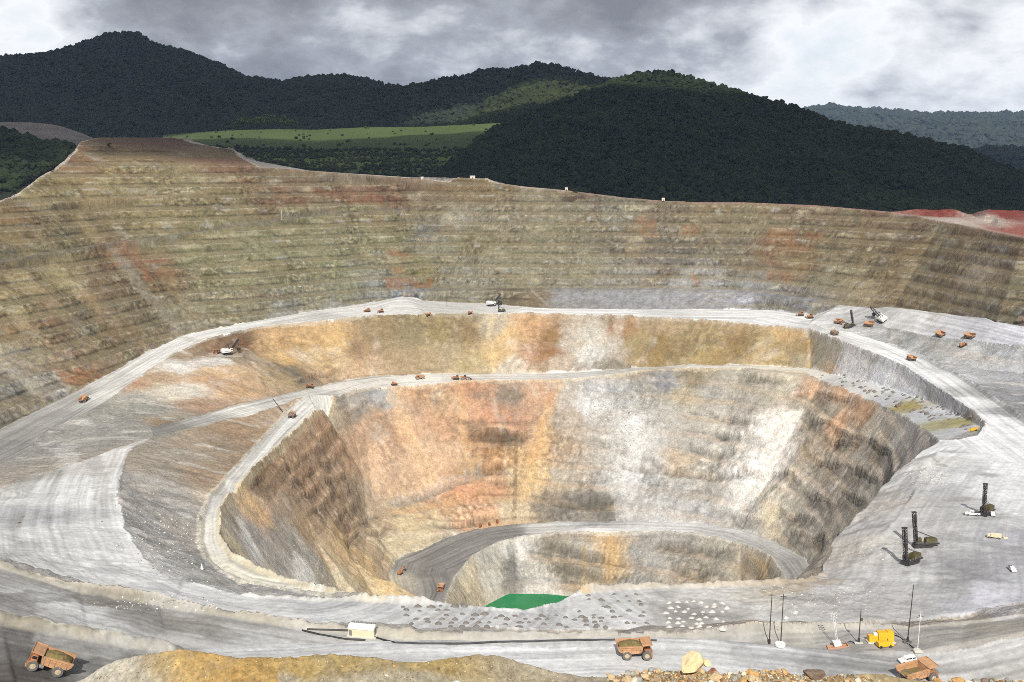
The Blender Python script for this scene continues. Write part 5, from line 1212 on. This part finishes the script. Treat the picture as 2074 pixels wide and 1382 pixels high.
# ---- electric shovel, front towards +x
def make_shovel():
    t = thing('mining_shovel')
    for s in (-1, 1):
        B().hull([(-4.6, .7), (-4.0, .05), (4.0, .05), (4.6, .7), (4.3, 1.7), (-4.3, 1.7)], s*2.2, s*4.2).build('crawler_track', M_dk, t, .05)
    B().box((0, 0, 1.5), (4.5, 4.6, 1.2)).rod((0, 0, 2.0), (0, 0, 2.7), 2.6, 20).build('turntable', M_dk, t)
    B().box((-2.6, 0, 4.6), (9.4, 8.4, 3.7)).box((-6.3, 0, 4.2), (2.4, 7.6, 2.6)).build('machine_house', M_wh, t, .35)
    B().box((-2.4, 0, 2.95), (9.8, 8.8, .4)).box((-2.4, 0, 4.6), (9.5, 8.46, .28)).build('walkway', M_dk, t)
    B().box((-3.5, 2.2, 6.9), (5.6, 2.6, .9)).box((-3.5, -2.2, 6.9), (5.6, 2.6, .9)).build('roof_vent', M_wh, t, .2)
    c = B().box((3.3, -3.3, 6.0), (2.6, 2.3, 2.9)).build('cab', M_wh, t, .08)
    B().box((4.63, -3.3, 6.3), (.06, 1.9, 1.5)).box((3.3, -4.48, 6.3), (2.0, .06, 1.2)).build('window', M_gl, c)
    g = B()
    for s in (-1, 1): g.rod((-4.0, s*1.8, 6.4), (.4, s*1.2, 12.4), .28, 6).rod((2.2, s*1.6, 4.2), (.4, s*1.2, 12.4), .25, 6)
    g.rod((.4, -1.3, 12.4), (.4, 1.3, 12.4), .3, 8).build('gantry', M_dk, t)
    b = B()
    for s in (-1, 1): b.hull([(1.8, 3.2), (2.6, 2.6), (8.6, 9.2), (13.2, 15.4), (12.6, 16.0), (7.2, 10.4)], s*1.15-.35*s, s*1.15+.35*s)
    for k in range(5): b.rod((4+2.0*k, -1.1, 5.2+2.35*k), (4+2.0*k, 1.1, 5.2+2.35*k), .22, 6)
    b.ring((13.0, 0, 15.8), 1.2, .4, 1.2, 16); b.build('boom', M_dk, t)
    w = B()
    for s in (-1, 1): w.rod((.4, s*.9, 12.4), (12.6, s*.9, 16.0), .10, 5)
    w.rod((13.8, 0, 15.4), (12.6, 0, 6.0), .12, 5); w.build('hoist_rope', M_dk, t)
    B().hull([(5.8, 9.0), (6.4, 9.8), (13.0, 5.6), (12.5, 4.7)], -.5, .5).build('dipper_handle', M_dk, t)
    B().box((13.2, 0, 4.5), (3.0, 3.6, 3.2), taper=(1.2, 1.05)).box((14.6, 0, 3.0), (1.4, 3.4, .35)).build('dipper', M_dk, t, .12)
    return t
shovel = make_shovel()
tag(shovel, 'white electric shovel digging the orange bank on the left shelf', 'mining shovel', 'white mining shovels'); put(shovel, 462, 718, yaw=math.radians(38))
s2 = copy_tree(shovel); tag(s2, 'white electric shovel with raised boom digging at the middle of the far road', 'mining shovel', 'white mining shovels'); put(s2, 996, 620, yaw=math.radians(22))
s3 = copy_tree(shovel); tag(s3, 'white electric shovel at the foot of the high wall on the right', 'mining shovel', 'white mining shovels'); put(s3, 1787, 649, yaw=math.radians(108))

# ---- blast hole drill, mast at the +x end
def make_drill(H=17.5):
    t = thing('drill_rig')
    for s in (-1, 1): B().hull([(-3.2, .6), (-2.7, .05), (2.6, .05), (3.1, .6), (2.8, 1.3), (-2.9, 1.3)], s*1.5, s*2.4).build('crawler_track', M_dk, t, .05)
    B().box((-.6, 0, 1.75), (11.5, 4.4, .5)).build('deck', M_dk, t)
    B().box((-2.8, .2, 3.2), (5.4, 3.4, 2.4)).box((-2.6, .2, 4.6), (3.6, 2.4, .5)).build('machinery_house', M_oliv, t, .1)
    r = B()
    for z in (2.5, 3.0):
        for s in (-1, 1): r.rod((-6.2, s*2.15, z), (5, s*2.15, z), .05, 5)
    for x in (-6.2, -4, -2, 0, 2, 4):
        for s in (-1, 1): r.rod((x, s*2.15, 2.0), (x, s*2.15, 3.0), .05, 5)
    r.build('railing', M_grey, t)
    c = B().box((2.3, -1.5, 3.2), (2.2, 1.8, 2.3)).build('cab', M_oliv, t, .06)
    B().box((2.3, -2.42, 3.5), (1.6, .05, 1.0)).box((1.18, -1.5, 3.5), (.05, 1.3, 1.0)).build('window', M_gl, c)
    m = B(); x0, a = 4.3, .75
    for sx in (-1, 1):
        for sy in (-1, 1): m.rod((x0+sx*a, sy*a, 1.2), (x0+sx*a, sy*a, H), .17, 5)
    n = 12
    for k in range(n):
        z0 = 2+(H-2)*k/n; z1 = 2+(H-2)*(k+1)/n
        for s in (-1, 1):
            q = 1 if k % 2 else -1
            m.rod((x0-a*q, s*a, z0), (x0+a*q, s*a, z1), .10, 4); m.rod((x0+s*a, -a*q, z0), (x0+s*a, a*q, z1), .10, 4)
            m.rod((x0-a, s*a, z1), (x0+a, s*a, z1), .10, 4); m.rod((x0+s*a, -a, z1), (x0+s*a, a, z1), .10, 4)
    m.box((x0, 0, H+.25), (2.0, 2.0, .5)); m.build('mast', M_dk, t)
    B().rod((x0, 0, .1), (x0, 0, H-1), .22, 8).box((x0, 0, H*.55), (1.0, 1.1, 1.6)).rod((x0-.45, .3, 3), (x0-.45, .3, H-2), .12, 6).rod((x0-.45, -.3, 3), (x0-.45, -.3, H-2), .12, 6).build('drill_string', M_dk, t)
    B().rod((-4.5, 1.2, 4.4), (x0-a, .6, 8.2), .12, 5).rod((-4.5, -1.2, 4.4), (x0-a, -.6, 8.2), .12, 5).build('mast_brace', M_dk, t)
    B().box((5.6, 0, 1.0), (.2, 4.0, 1.5)).box((3.2, 2.15, 1.0), (4.5, .12, 1.3)).build('dust_curtain', M_dk, t)
    return t
drill = make_drill()
GD = 'blast hole drills'
tag(drill, 'drill rig with long deck and railing, behind the nearer mast on the right', 'drill rig', GD); put(drill, 1874, 1108, yaw=math.radians(176))
d2 = copy_tree(drill); tag(d2, 'nearest drill rig on the right, olive body beside a dark red mast', 'drill rig', GD); put(d2, 1846, 1141, yaw=math.radians(214))
d3 = copy_tree(drill); tag(d3, 'drill rig standing alone by three white vehicles on the right bench', 'drill rig', GD); put(d3, 1998, 1042, yaw=math.radians(222))
d4 = copy_tree(drill); tag(d4, 'tall dark drill mast among trucks on the far right road', 'drill rig', GD); put(d4, 1721, 664, yaw=math.radians(10), scale=1.2)
d5 = copy_tree(drill); tag(d5, 'small drill rig at the road edge in front of the middle shovel', 'drill rig', GD); put(d5, 1016, 632, yaw=math.radians(172), scale=.9)

# ---- orange excavator
def make_exc():
    t = thing('excavator')
    for s in (-1, 1): B().hull([(-2.8, .6), (-2.4, .05), (2.4, .05), (2.8, .6), (2.5, 1.2), (-2.5, 1.2)], s*1.2, s*2.0).build('crawler_track', M_dk, t, .05)
    B().box((0, 0, 1.2), (2.4, 2.6, .6)).rod((0, 0, 1.3), (0, 0, 1.7), 1.3, 16).build('turntable', M_dk, t)
    B().box((-1.3, 0, 2.5), (4.4, 3.5, 1.6)).box((-2.9, 0, 2.6), (1.3, 3.3, 1.5)).build('engine_house', M_or, t, .12)
    c = B().box((1.4, 1.2, 2.9), (1.8, 1.3, 2.1)).build('cab', M_or, t, .06)
    B().box((2.32, 1.2, 3.2), (.05, 1.0, 1.1)).box((1.4, 1.87, 3.2), (1.3, .05, 1.0)).build('window', M_gl, c)
    B().hull([(.8, 2.0), (1.5, 1.8), (4.6, 5.6), (7.4, 5.4), (7.5, 6.0), (4.2, 6.5)], -.4, .4).build('boom', M_or, t)
    B().hull([(7.2, 6.4), (7.7, 5.2), (9.1, 1.9), (8.6, 1.7), (6.9, 5.6)], -.3, .3).build('stick', M_or, t)
    B().hull([(9.2, 2.1), (9.4, .5), (8.4, .1), (7.7, .9), (8.5, 1.9)], -.9, .9).build('bucket', M_dk, t)
    return t
ex = make_exc(); tag(ex, 'orange excavator digging on the left end of the pit floor', 'excavator'); put(ex, 811, 1163, yaw=math.radians(62))

# ---- tracked dozer and wheel loader (small in the picture)
def make_dozer():
    t = thing('bulldozer')
    for s in (-1, 1): B().hull([(-2.3, .6), (-1.9, .05), (2.0, .05), (2.4, .6), (1.2, 1.5), (-2.0, 1.4)], s*.9, s*1.5).build('crawler_track', M_dk, t, .04)
    B().box((.8, 0, 1.8), (2.8, 1.5, 1.2)).box((-1.2, 0, 1.5), (1.6, 1.8, 1.0)).build('body', M_or, t, .06)
    c = B().box((-.9, 0, 2.7), (1.6, 1.6, 1.6)).build('cab', M_or, t, .05); B().box((-.06, 0, 2.85), (.04, 1.3, .9)).box((-.9, .82, 2.85), (1.2, .04, .9)).build('window', M_gl, c)
    B().hull([(2.9, .1), (3.3, .15), (3.1, .9), (3.4, 1.7), (3.2, 1.7), (2.9, .9)], -2.3, 2.3).build('blade', M_or2, t)
    return t
dz = make_dozer(); first = True
for px, py, a, lb, sc_ in ((745, 632, 160, 'dozer on the far road, left of a pair working side by side', 1.5), (772, 633, 200, 'dozer on the far road, right of a pair working side by side', 1.5), (867, 638, 20, 'dozer at the lip of the far road above the olive wall', 1.3), (952, 634, 10, 'dozer on the far road left of the middle shovel', 1.3),
    (1622, 640, 170, 'left of two orange dozers in the dust on the right road', 1.7), (1641, 645, 190, 'right of two orange dozers in the dust on the right road', 1.7), (628, 785, 195, 'orange dozer on the middle road just above the hairpin', 1.6), (798, 781, 30, 'dozer on the rust coloured patch beside the middle road', 1.4), (924, 769, 175, 'orange dozer in front of the dark loader on the middle road', 1.7), (1950, 702, 0, 'small dozer left behind on the dark slope below the upper right road', 1.3)):
    o = dz if first else copy_tree(dz); first = False
    tag(o, lb, 'bulldozer', 'orange bulldozers'); put(o, px, py, yaw=math.radians(a), scale=sc_)
def make_loader():
    t = thing('wheel_loader')
    B().box((-2.4, 0, 2.3), (4.2, 2.6, 1.8)).box((1.6, 0, 1.8), (3.0, 1.8, 1.2)).build('body', M_or, t, .08)
    c = B().box((-.2, 0, 3.6), (1.9, 2.0, 1.8)).build('cab', M_dk, t, .06); B().box((.78, 0, 3.7), (.04, 1.6, 1.1)).build('window', M_gl, c)
    B().hull([(1.6, 2.4), (2.2, 2.2), (5.0, 1.2), (5.0, 1.6)], -1.0, 1.0).build('lift_arm', M_dk, t)
    B().hull([(4.9, .2), (6.6, .25), (6.7, .5), (5.3, 1.0), (5.1, 2.3), (4.8, 2.2)], -2.3, 2.3).build('bucket', M_dk, t)
    for x in (-2.4, 2.0):
        for y in (-1.7, 1.7):
            w = B().ring((x, y, 1.3), 1.3, .7, .9, 18).build('tyre', M_ty, t); B().rod((x, y-.3, 1.3), (x, y+.3, 1.3), .72, 12).build('rim', M_rim, w)
    return t
ld = make_loader(); tag(ld, 'dark wheel loader scooping a grey heap on the middle road', 'wheel loader'); put(ld, 942, 769, yaw=math.radians(8), scale=1.25)

# ---- light vehicles
def make_pick(name, long_roof):
    t = thing(name)
    B().hull([(-2.55, .45), (2.5, .45), (2.55, .95), (1.3, 1.15), (-2.5, 1.15)], -.92, .92).build('body', M_wh, t, .05)
    x0 = -2.4 if long_roof else -.7
    B().hull([(x0, 1.13), (1.3, 1.13), (.75, 1.78), (x0+.2, 1.82)], -.82, .82).build('cabin', M_wh, t, .05)
    B().hull([(1.12, 1.25), (1.17, 1.25), (.82, 1.66), (.78, 1.66)], -.7, .7).build('windscreen', M_gl, t)
    for s in (-1, 1):
        B().box((.35, s*.835, 1.46), (.75, .04, .36)).box((-.5, s*.835, 1.46), (.7, .04, .36)).build('side_window', M_gl, t) if not long_roof else B().box((.4, s*.835, 1.46), (.7, .04, .38)).box((-.55, s*.835, 1.46), (.9, .04, .38)).box((-1.65, s*.835, 1.46), (.9, .04, .38)).build('side_window', M_gl, t)
    if not long_roof: B().box((-1.65, 0, 1.17), (1.7, 1.6, .06)).build('load_bed', M_dk, t)
    for x in (-1.5, 1.55):
        for y in (-.85, .85):
            w = B().ring((x, y, .38), .38, .22, .24, 14).build('tyre', M_dk, t); B().rod((x, y-.1, .38), (x, y+.1, .38), .23, 10).build('rim', M_grey, w)
    return t
suv = make_pick('white_car', True); tag(suv, 'white estate car on the road beside the nearly empty truck', 'car'); put(suv, 1838, 1341, yaw=math.radians(186), scale=1.12)
pk = make_pick('pickup', False); GP = 'white pickups on the right bench'
tag(pk, 'white pickup alone at the right edge below the cream vehicle', 'pickup', GP); put(pk, 2050, 1156, yaw=math.radians(262), scale=1.15)
pk2 = copy_tree(pk); tag(pk2, 'long white service pickup left of the solitary drill rig', 'pickup', GP); put(pk2, 1969, 1044, yaw=math.radians(165), scale=1.5)
pk3 = copy_tree(pk); tag(pk3, 'white pickup right of the solitary drill rig', 'pickup', GP); put(pk3, 2010, 1044, yaw=math.radians(250), scale=1.15)
def make_wagon():
    t = thing('cream_truck')
    B().box((-.6, 0, 1.5), (4.6, 2.2, 1.7)).build('box_body', M_cr, t, .08)
    B().box((2.5, 0, 1.25), (1.5, 2.0, 1.5), taper=(.8, .95)).build('cab', M_cr, t, .08)
    B().box((3.16, 0, 1.55), (.05, 1.6, .6), Matrix.Rotation(-.15, 3, 'Y')).build('windscreen', M_gl, t)
    B().box((.4, 0, .55), (6.2, 1.6, .3)).build('chassis', M_dk, t)
    for x in (-1.8, 2.3):
        for y in (-.95, .95):
            w = B().ring((x, y, .48), .48, .28, .3, 14).build('tyre', M_dk, t); B().rod((x, y-.12, .48), (x, y+.12, .48), .29, 10).build('rim', M_grey, w)
    return t
wg = make_wagon(); tag(wg, 'small cream truck on the grey bench right of the drill rigs', 'truck'); put(wg, 2015, 1090, yaw=math.radians(142))

# ---- electrics along the near road
def make_house():
    t = thing('switch_hut')
    B().box((0, 0, .2), (10.6, 4.0, .4)).build('skid', M_conc, t)
    B().box((0, 0, 1.9), (9.2, 3.2, 3.0)).build('wall', M_cr, t)
    B().hull([(-1.85, 3.35), (1.85, 3.35), (1.7, 3.75), (.6, 4.35), (-.9, 4.2)], -4.75, 4.75).build('roof', M_wh, t)
    t.children  # roof profile lies across the hut
    B().box((-3.9, -1.62, 1.7), (1.0, .06, 2.3)).build('door', M_grey, t)
    B().box((4.62, .2, 1.9), (.06, 1.6, 2.2)).build('louvre', M_grey, t)
    for k in range(6): B().box((-3.7+k*1.5, 1.35, 4.05), (1.1, .9, .7)).build('roof_fan', M_grey, t)
    return t
hut = make_house()
for c in hut.children:
    if c.name.startswith('roof') and 'fan' not in c.name: c.rotation_euler = (0, 0, math.radians(-90))
tag(hut, 'cream switch hut with white roof beside the near road', 'hut'); put(hut, 735, 1288, yaw=math.radians(-10))
def make_yellow():
    t = thing('yellow_substation')
    B().box((0, 0, .3), (9.2, 3.4, .5)).build('plinth', M_conc, t)
    B().box((1.6, 0, 2.15), (5.2, 3.0, 3.2)).box((3.2, .3, 3.85), (2.0, 2.4, .35)).build('main_cabinet', M_yel, t, .05)
    B().box((-2.6, -.1, 1.55), (3.0, 2.6, 2.0)).build('side_cabinet', M_yel, t, .05)
    B().rod((-1.6, 0, 2.5), (-1.6, 0, 3.3), .75, 16).build('white_drum', M_wh, t)
    B().box((-2.9, -1.42, 1.9), (.25, .05, .25)).box((-2.2, -1.42, 1.6), (.2, .05, .2)).build('dial', M_dk, t)
    for x in (.2, 1.6, 3.0): B().box((x, -1.53, 2.0), (1.25, .05, 2.5)).build('cabinet_door', M_yel, t)
    return t
yb = make_yellow(); tag(yb, 'large yellow electrical substation on a white plinth by the road', 'substation'); put(yb, 1783, 1301, yaw=math.radians(-3))
def make_gen():
    t = thing('generator')
    B().box((0, 0, 1.0), (3.4, 1.8, 1.2)).build('housing', M_yel, t, .06)
    B().hull([(1.6, .4), (2.6, .4), (2.6, .9), (1.6, 1.4)], -.8, .8).build('hood', M_yel, t)
    B().rod((1.3, .5, 1.5), (1.3, .5, 2.1), .09, 8).build('exhaust', M_dk, t)
    for x in (-1.1, 1.5):
        for y in (-.85, .85): B().ring((x, y, .4), .4, .15, .22, 14).build('wheel', M_dk, t)
    B().rod((2.6, 0, .5), (3.8, 0, .35), .06, 6).build('drawbar', M_dk, t)
    return t
gn = make_gen(); tag(gn, 'small yellow generator trailer in front of the yellow substation', 'generator'); put(gn, 1790, 1311, yaw=math.radians(4), scale=1.25)
def make_pole(h, arm=True, base=True):
    t = thing('power_pole')
    B().rod((0, 0, 0), (0, 0, h), .20, 10, .12).build('pole', M_wood, t)
    if base: B().rod((0, 0, 0), (0, 0, 1.6), .42, 10).build('footing', M_dk, t)
    if arm:
        a = B().box((0, 0, h-.9), (2.3, .16, .16)); a.build('crossarm', M_wood, t)
        for x in (-1.0, 0, 1.0): B().rod((x, 0, h-.82), (x, 0, h-.45), .09, 8).build('insulator', M_conc, t)
    return t
GPo = 'dark power poles along the near road'
p1 = make_pole(19.0); tag(p1, 'leftmost tall dark power pole, standing on bare ground', 'power pole', GPo); put(p1, 1558, 1304, tilt=False)
p2 = copy_tree(p1); tag(p2, 'tall dark power pole rising from a white painted tyre', 'power pole', GPo); put(p2, 1581, 1307, tilt=False, dz=.0)
ty = B().ring((0, 0, 0), 1.75, .5, 1.0, 24).build('painted_tyre', M_wh); ty.rotation_euler = (math.pi/2, 0, 0); q = hit(1580, 1308); ty.location = (q[0], q[1], q[2]+.45); tag(ty, 'big white painted tyre lying round the foot of a power pole', 'tyre')
p3 = make_pole(12.5, False); B().box((.4, 0, 8.6), (.7, .6, 1.0)).build('transformer', M_oliv, p3); tag(p3, 'shorter dark pole with a brown box partway up, left of the yellow substation', 'power pole', GPo); put(p3, 1739, 1302, tilt=False)
sl = B().box((0, 0, .12), (2.8, 1.2, .24)).build('concrete_slab', M_conc); q = hit(1739, 1303); sl.location = (q[0], q[1], q[2]); tag(sl, 'pale slab under the shorter dark pole', 'slab')
p4 = make_pole(21.0, False); tag(p4, 'tallest dark pole, leaning a little, right of the yellow substation', 'power pole', GPo); put(p4, 1838, 1300, tilt=False); p4.rotation_euler = (0, math.radians(1.2), 0)
rg = B().ring((0, 0, 0), 1.5, .9, .5, 24).build('old_tyre', M_ty); rg.rotation_euler = (math.pi/2, 0, 0); q = hit(1838, 1302); rg.location = (q[0], q[1], q[2]+.2); tag(rg, 'dark old tyre round the foot of the tallest pole', 'tyre')
def make_tower():
    t = thing('lighting_tower')
    B().box((0, -1.0, .3), (7.2, .35, .5)).box((0, 1.0, .3), (7.2, .35, .5)).box((-3.4, 0, .45), (.4, 2.4, .9)).box((3.4, 0, .45), (.4, 2.4, .9)).box((0, 0, .2), (6.6, 1.7, .16)).build('skid', M_red, t)
    B().box((0, 0, 1.35), (2.4, 1.5, 1.5)).box((-.2, 0, 2.3), (2.6, 1.7, .25)).build('generator_box', M_wh, t, .05)
    m = B()
    for s in (-1, 1): m.rod((s*.25, 0, 2.3), (s*.25, 0, 12.6), .07, 6)
    for k in range(10): m.rod((-.25, 0, 2.6+k), (.25, 0, 3.1+k), .04, 4)
    m.build('mast', M_wh, t)
    for z in (10.6, 11.4, 12.4):
        B().rod((-1.0, 0, z), (1.0, 0, z), .06, 6).build('lamp_bar', M_grey, t)
        for x in (-.85, .85): B().box((x, -.12, z), (.42, .24, .36)).build('floodlight', M_conc, t)
    return t
lt = make_tower(); tag(lt, 'white lighting tower on an orange skid between the dark poles', 'lighting tower'); put(lt, 1697, 1312, yaw=math.radians(-4))
def make_white_mast():
    t = thing('white_mast')
    B().box((0, 0, .25), (2.6, 2.0, .5)).hull([(-1.3, .5), (1.3, .5), (.4, 1.1), (-.4, 1.1)], -.7, .7).build('base', M_conc, t)
    B().rod((0, 0, .8), (0, 0, 14.6), .13, 8, .09).build('pole', M_wh, t)
    B().rod((-1.1, -.3, 11.9), (1.1, .3, 12.3), .07, 6).rod((-.3, 1.0, 12.1), (.3, -1.0, 12.1), .07, 6).build('arm', M_wh, t)
    for x, y in ((-1.0, -.3), (1.0, .3), (0, .9)): B().box((x, y, 12.35), (.4, .35, .35)).build('floodlight', M_grey, t)
    return t
wmst = make_white_mast(); tag(wmst, 'slim white mast with lamps standing near the white car', 'mast'); put(wmst, 1858, 1320, tilt=False)
def make_slim(): 
    t = thing('small_mast'); B().box((0, 0, .2), (2.0, 1.4, .4)).build('base', M_cr, t); B().rod((0, 0, .3), (0, 0, 9), .08, 6, .05).build('pole', M_red, t); return t
sm = make_slim(); tag(sm, 'thin reddish mast on a cream base beside the small cream truck', 'mast'); put(sm, 2036, 1090, tilt=False)
# thin far poles
def slim_pole(px, py, h, label, m=M_wood, lean=None, r=.22, name='pole'):
    t = thing(name, label, 'pole'); B().rod((0, 0, -.3), (0, 0, h), r, 6, r*.7).build('shaft', m, t); B().rod((0, 0, 0), (0, 0, .7), r*2, 6).build('foot', M_conc, t)
    put(t, px, py, tilt=False)
    if lean: t.rotation_euler = lean
    return t
slim_pole(575, 837, 19, 'dark pole leaning over the narrow pale ramp behind a truck', M_dk, (math.radians(-8), math.radians(-38), 0), .5)
slim_pole(571, 446, 15, 'thin pale pole on the ledge road of the left high wall', M_conc, r=.35)
slim_pole(905, 622, 13, 'thin pole on the far road left of the middle shovel', M_wood, r=.25)
slim_pole(428, 741, 12, 'thin pole on the pale shelf in front of the left shovel', M_red, r=.2)
slim_pole(1109, 381, 15, 'thin pole on the rim against the dark hill, centre', M_conc, r=.25)
slim_pole(940, 362, 9, 'short pole left of the cream shed on the rim', M_wood, r=.2)
slim_pole(983, 362, 9, 'short pole right of the cream shed on the rim', M_wood, r=.2)
slim_pole(1636, 415, 9, 'short pale pole on the right part of the rim', M_red, r=.25)
slim_pole(1745, 612, 20, 'faint thin pole in front of the high wall on the right', M_red, r=.2)
slim_pole(2018, 690, 10, 'thin pole beside the upper right road near the edge', M_conc, r=.2)
slim_pole(1895, 662, 6, 'short post at the foot of the right wall near the shovel', M_conc, r=.25)
hm = slim_pole(78, 300, 12, 'thin mast on the grey spoil heap behind the left rim', M_wood, r=.3); q = atd(78, 250, 1712); hm.location = (q[0], q[1], q[2]-1)
# rim sheds
def shed(px, py, w, label):
    t = thing('shed', label, 'shed', 'small cream sheds on the rim'); B().box((0, 0, 1.7), (w, 4, 3.4)).build('wall', M_cr, t)
    B().hull([(-2.3, 3.4), (2.3, 3.4), (0, 4.5)], -w/2-.2, w/2+.2).build('roof', M_wh, t).rotation_euler = (0, 0, math.pi/2)
    B().box((0, -2.04, 1.2), (1.2, .08, 2.2)).build('door', M_grey, t)
    put(t, px, py, tilt=False, yaw=0.1); return t
for px, py, w, lb in ((1322, 405, 4, 'leftmost of the three cream sheds on the centre right rim'), (1334, 406, 4.5, 'middle one of the three cream sheds on the rim'), (1343, 407, 4, 'rightmost of the three cream sheds on the rim'), (957, 362, 8, 'long cream shed on the raised part of the rim'), (1147, 386, 4, 'tiny white shed alone on the rim right of the pole'), (855, 364, 4, 'tiny white shed on the rim road left of centre')): shed(px, py, w, lb)
fs = make_gen(); tag(fs, 'tiny yellow machine at the inner bend of the right road', 'generator'); put(fs, 1974, 873, yaw=2.6, scale=1.5)
# marker
mk = thing('marker_cone', 'small white marker cone on the grey rubble slope at the left', 'marker'); B().rod((0, 0, 0), (0, 0, 3.2), .9, 12, .15).build('cone', M_wh, mk); B().box((0, 0, .1), (2.0, 2.0, .2)).build('base', M_conc, mk); put(mk, 409, 1153, tilt=False)

# ---- pipes and cables laid on the ground
def pipe(name, pxs, r, label, cat, m=M_blk, lift=None, step=6):
    P = [Vector(hit(a, b)) for a, b in pxs]; Q = []
    for a, b in zip(P[:-1], P[1:]):
        n = max(1, int((b-a).length/step))
        for k in range(n): c = a.lerp(b, k/n); Q.append(Vector((c.x, c.y, ground(c.x, c.y)+(r*.8 if lift is None else lift))))
    Q.append(P[-1]+Vector((0, 0, r)))
    bm = bmesh.new(); prev = None
    for i, c in enumerate(Q):
        d = (Q[min(i+1, len(Q)-1)]-Q[max(i-1, 0)]).normalized(); u = d.cross(Vector((0, 0, 1))).normalized(); w = u.cross(d)
        cur = [bm.verts.new(c+u*r*math.cos(t)+w*r*math.sin(t)) for t in [k*math.pi/3 for k in range(6)]]
        if prev:
            for k in range(6): bm.faces.new((prev[k], prev[(k+1) % 6], cur[(k+1) % 6], cur[k]))
        prev = cur
    me = bpy.data.meshes.new(name); bm.to_mesh(me); bm.free(); me.materials.append(m)
    return tag(link(name, me), label, cat)
pipe('pipeline', [(622, 1276), (660, 1277), (712, 1279)], .32, 'black pipe running into the left end of the switch hut', 'pipe')
pipe('pipeline', [(612, 1278), (650, 1287), (700, 1296), (740, 1298)], .32, 'black pipe passing in front of the switch hut', 'pipe')
pipe('pipeline', [(755, 1291), (775, 1297), (800, 1303), (850, 1305), (900, 1305), (1000, 1302), (1120, 1299), (1250, 1297), (1330, 1299)], .32, 'long black pipe along the near road, right of the switch hut', 'pipe')
pipe('cable', [(1698, 1309), (1712, 1304), (1722, 1300), (1732, 1303)], .16, 'black cable looping between lighting tower and short pole', 'cable', step=2)
pipe('cable', [(1812, 1287), (1824, 1292), (1834, 1300)], .16, 'black cable from the yellow substation to the tallest pole', 'cable', step=2)
pipe('cable', [(1842, 1306), (1850, 1313), (1856, 1320)], .16, 'black cable from the tallest pole to the white mast', 'cable', step=2)

# ---- pale trees and shrubs that stand clear of the forest
def make_tree(h, seed, mt):
    t = thing('tree'); r = random.Random(seed)
    B().rod((0, 0, -1), (0, 0, h*.55), h*.022, 7, h*.012).rod((0, 0, h*.4), (h*.15, h*.05, h*.7), h*.01, 5).rod((0, 0, h*.45), (-h*.14, 0, h*.75), h*.01, 5).build('trunk', M_wood, t)
    V, Fc, n = [], [], 0
    for k in range(15):
        c = np.array((r.gauss(0, h*.16), r.gauss(0, h*.16), h*r.uniform(.45, .95))); s = h*r.uniform(.06, .12)
        for q in range(42):
            p = c+np.array((r.gauss(0, 1), r.gauss(0, 1), r.gauss(0, .6)))*s*.75; a = np.array((r.gauss(0, 1), r.gauss(0, 1), r.gauss(0, .6))); a *= h*.042/np.linalg.norm(a); b = np.cross(a, (r.gauss(0, 1), r.gauss(0, 1), r.gauss(0, 1))); b *= h*.042/max(np.linalg.norm(b), 1e-6)
            V += [p-a, p+b, p+a, p-b]; Fc.append((n, n+1, n+2, n+3)); n += 4
    link('crown', np_mesh('crown', np.array(V), np.array(Fc), mt, smooth=False), t); return t
F_pale = foliage('pale_leaves', (0.075, 0.105, 0.035), (0.17, 0.20, 0.075), .4)
pt = [make_tree(1.0, s, F_pale) for s in (1, 2)]
first = [True, True]
for i, (px, D_, h) in enumerate(((478, 2540, 30), (492, 2540, 38), (510, 2560, 34), (527, 2560, 40), (545, 2550, 46), (562, 2560, 36), (580, 2550, 40), (594, 2550, 30))):
    k = i % 2; o = pt[k] if first[k] else copy_tree(pt[k]); first[k] = False
    d = ray(px, 264); b = d[0]/d[1]; z = d[2]/d[1]*D_-3
    o.location = (b*D_, D_, z); o.scale = (h*1.1, h*1.1, h); o.rotation_euler = (0, 0, i*1.3); tag(o, 'pale leafy tree in the clump on the upper edge of the green field', 'tree', 'pale trees above the green field')
F_sh = foliage('shrub_leaves', (0.02, 0.035, 0.012), (0.06, 0.08, 0.028), .5)
for i, (px, py, h, lb) in enumerate(((30, 398, 10, 'dark shrub on the left rim beside the ledge track'), (60, 372, 12, 'dark shrub at the left rim where the wooded slope meets the wall'), (95, 350, 12, 'dark shrub halfway up the left rim edge'), (1166, 392, 9, 'dark shrub just below the rim in the centre'), (222, 300, 7, 'small shrub on the reddish top of the left wall'), (270, 262, 14, 'lone brownish tree behind the top of the left wall'))):
    o = make_tree(1.0, 20+i, F_sh); put(o, px, py, tilt=False); o.scale = (h*1.3, h*1.3, h); tag(o, lb, 'shrub' if i < 5 else 'tree')
print('objects', len(bpy.data.objects))
HAZE = 3.0e-5
# ------------------------------------------------------------------ the damp air over the valley
M_haze = bpy.data.materials.new('haze'); M_haze.use_nodes = True
t_ = M_haze.node_tree; t_.nodes.clear()
o_ = N(t_, 'ShaderNodeOutputMaterial'); pv = N(t_, 'ShaderNodeVolumePrincipled')
pv.inputs['Color'].default_value = (0.50, 0.68, 1.0, 1); pv.inputs['Density'].default_value = HAZE; pv.inputs['Anisotropy'].default_value = 0.0
t_.links.new(pv.outputs[0], o_.inputs['Volume'])
bm = bmesh.new(); bmesh.ops.create_cube(bm, size=1)
for v in bm.verts: v.co = Vector((v.co.x*26000, -300+(v.co.y+.5)*12500, -520+(v.co.z+.5)*1160))
me = bpy.data.meshes.new('haze'); bm.to_mesh(me); bm.free(); me.materials.append(M_haze)
tag(link('haze', me), kind='stuff')
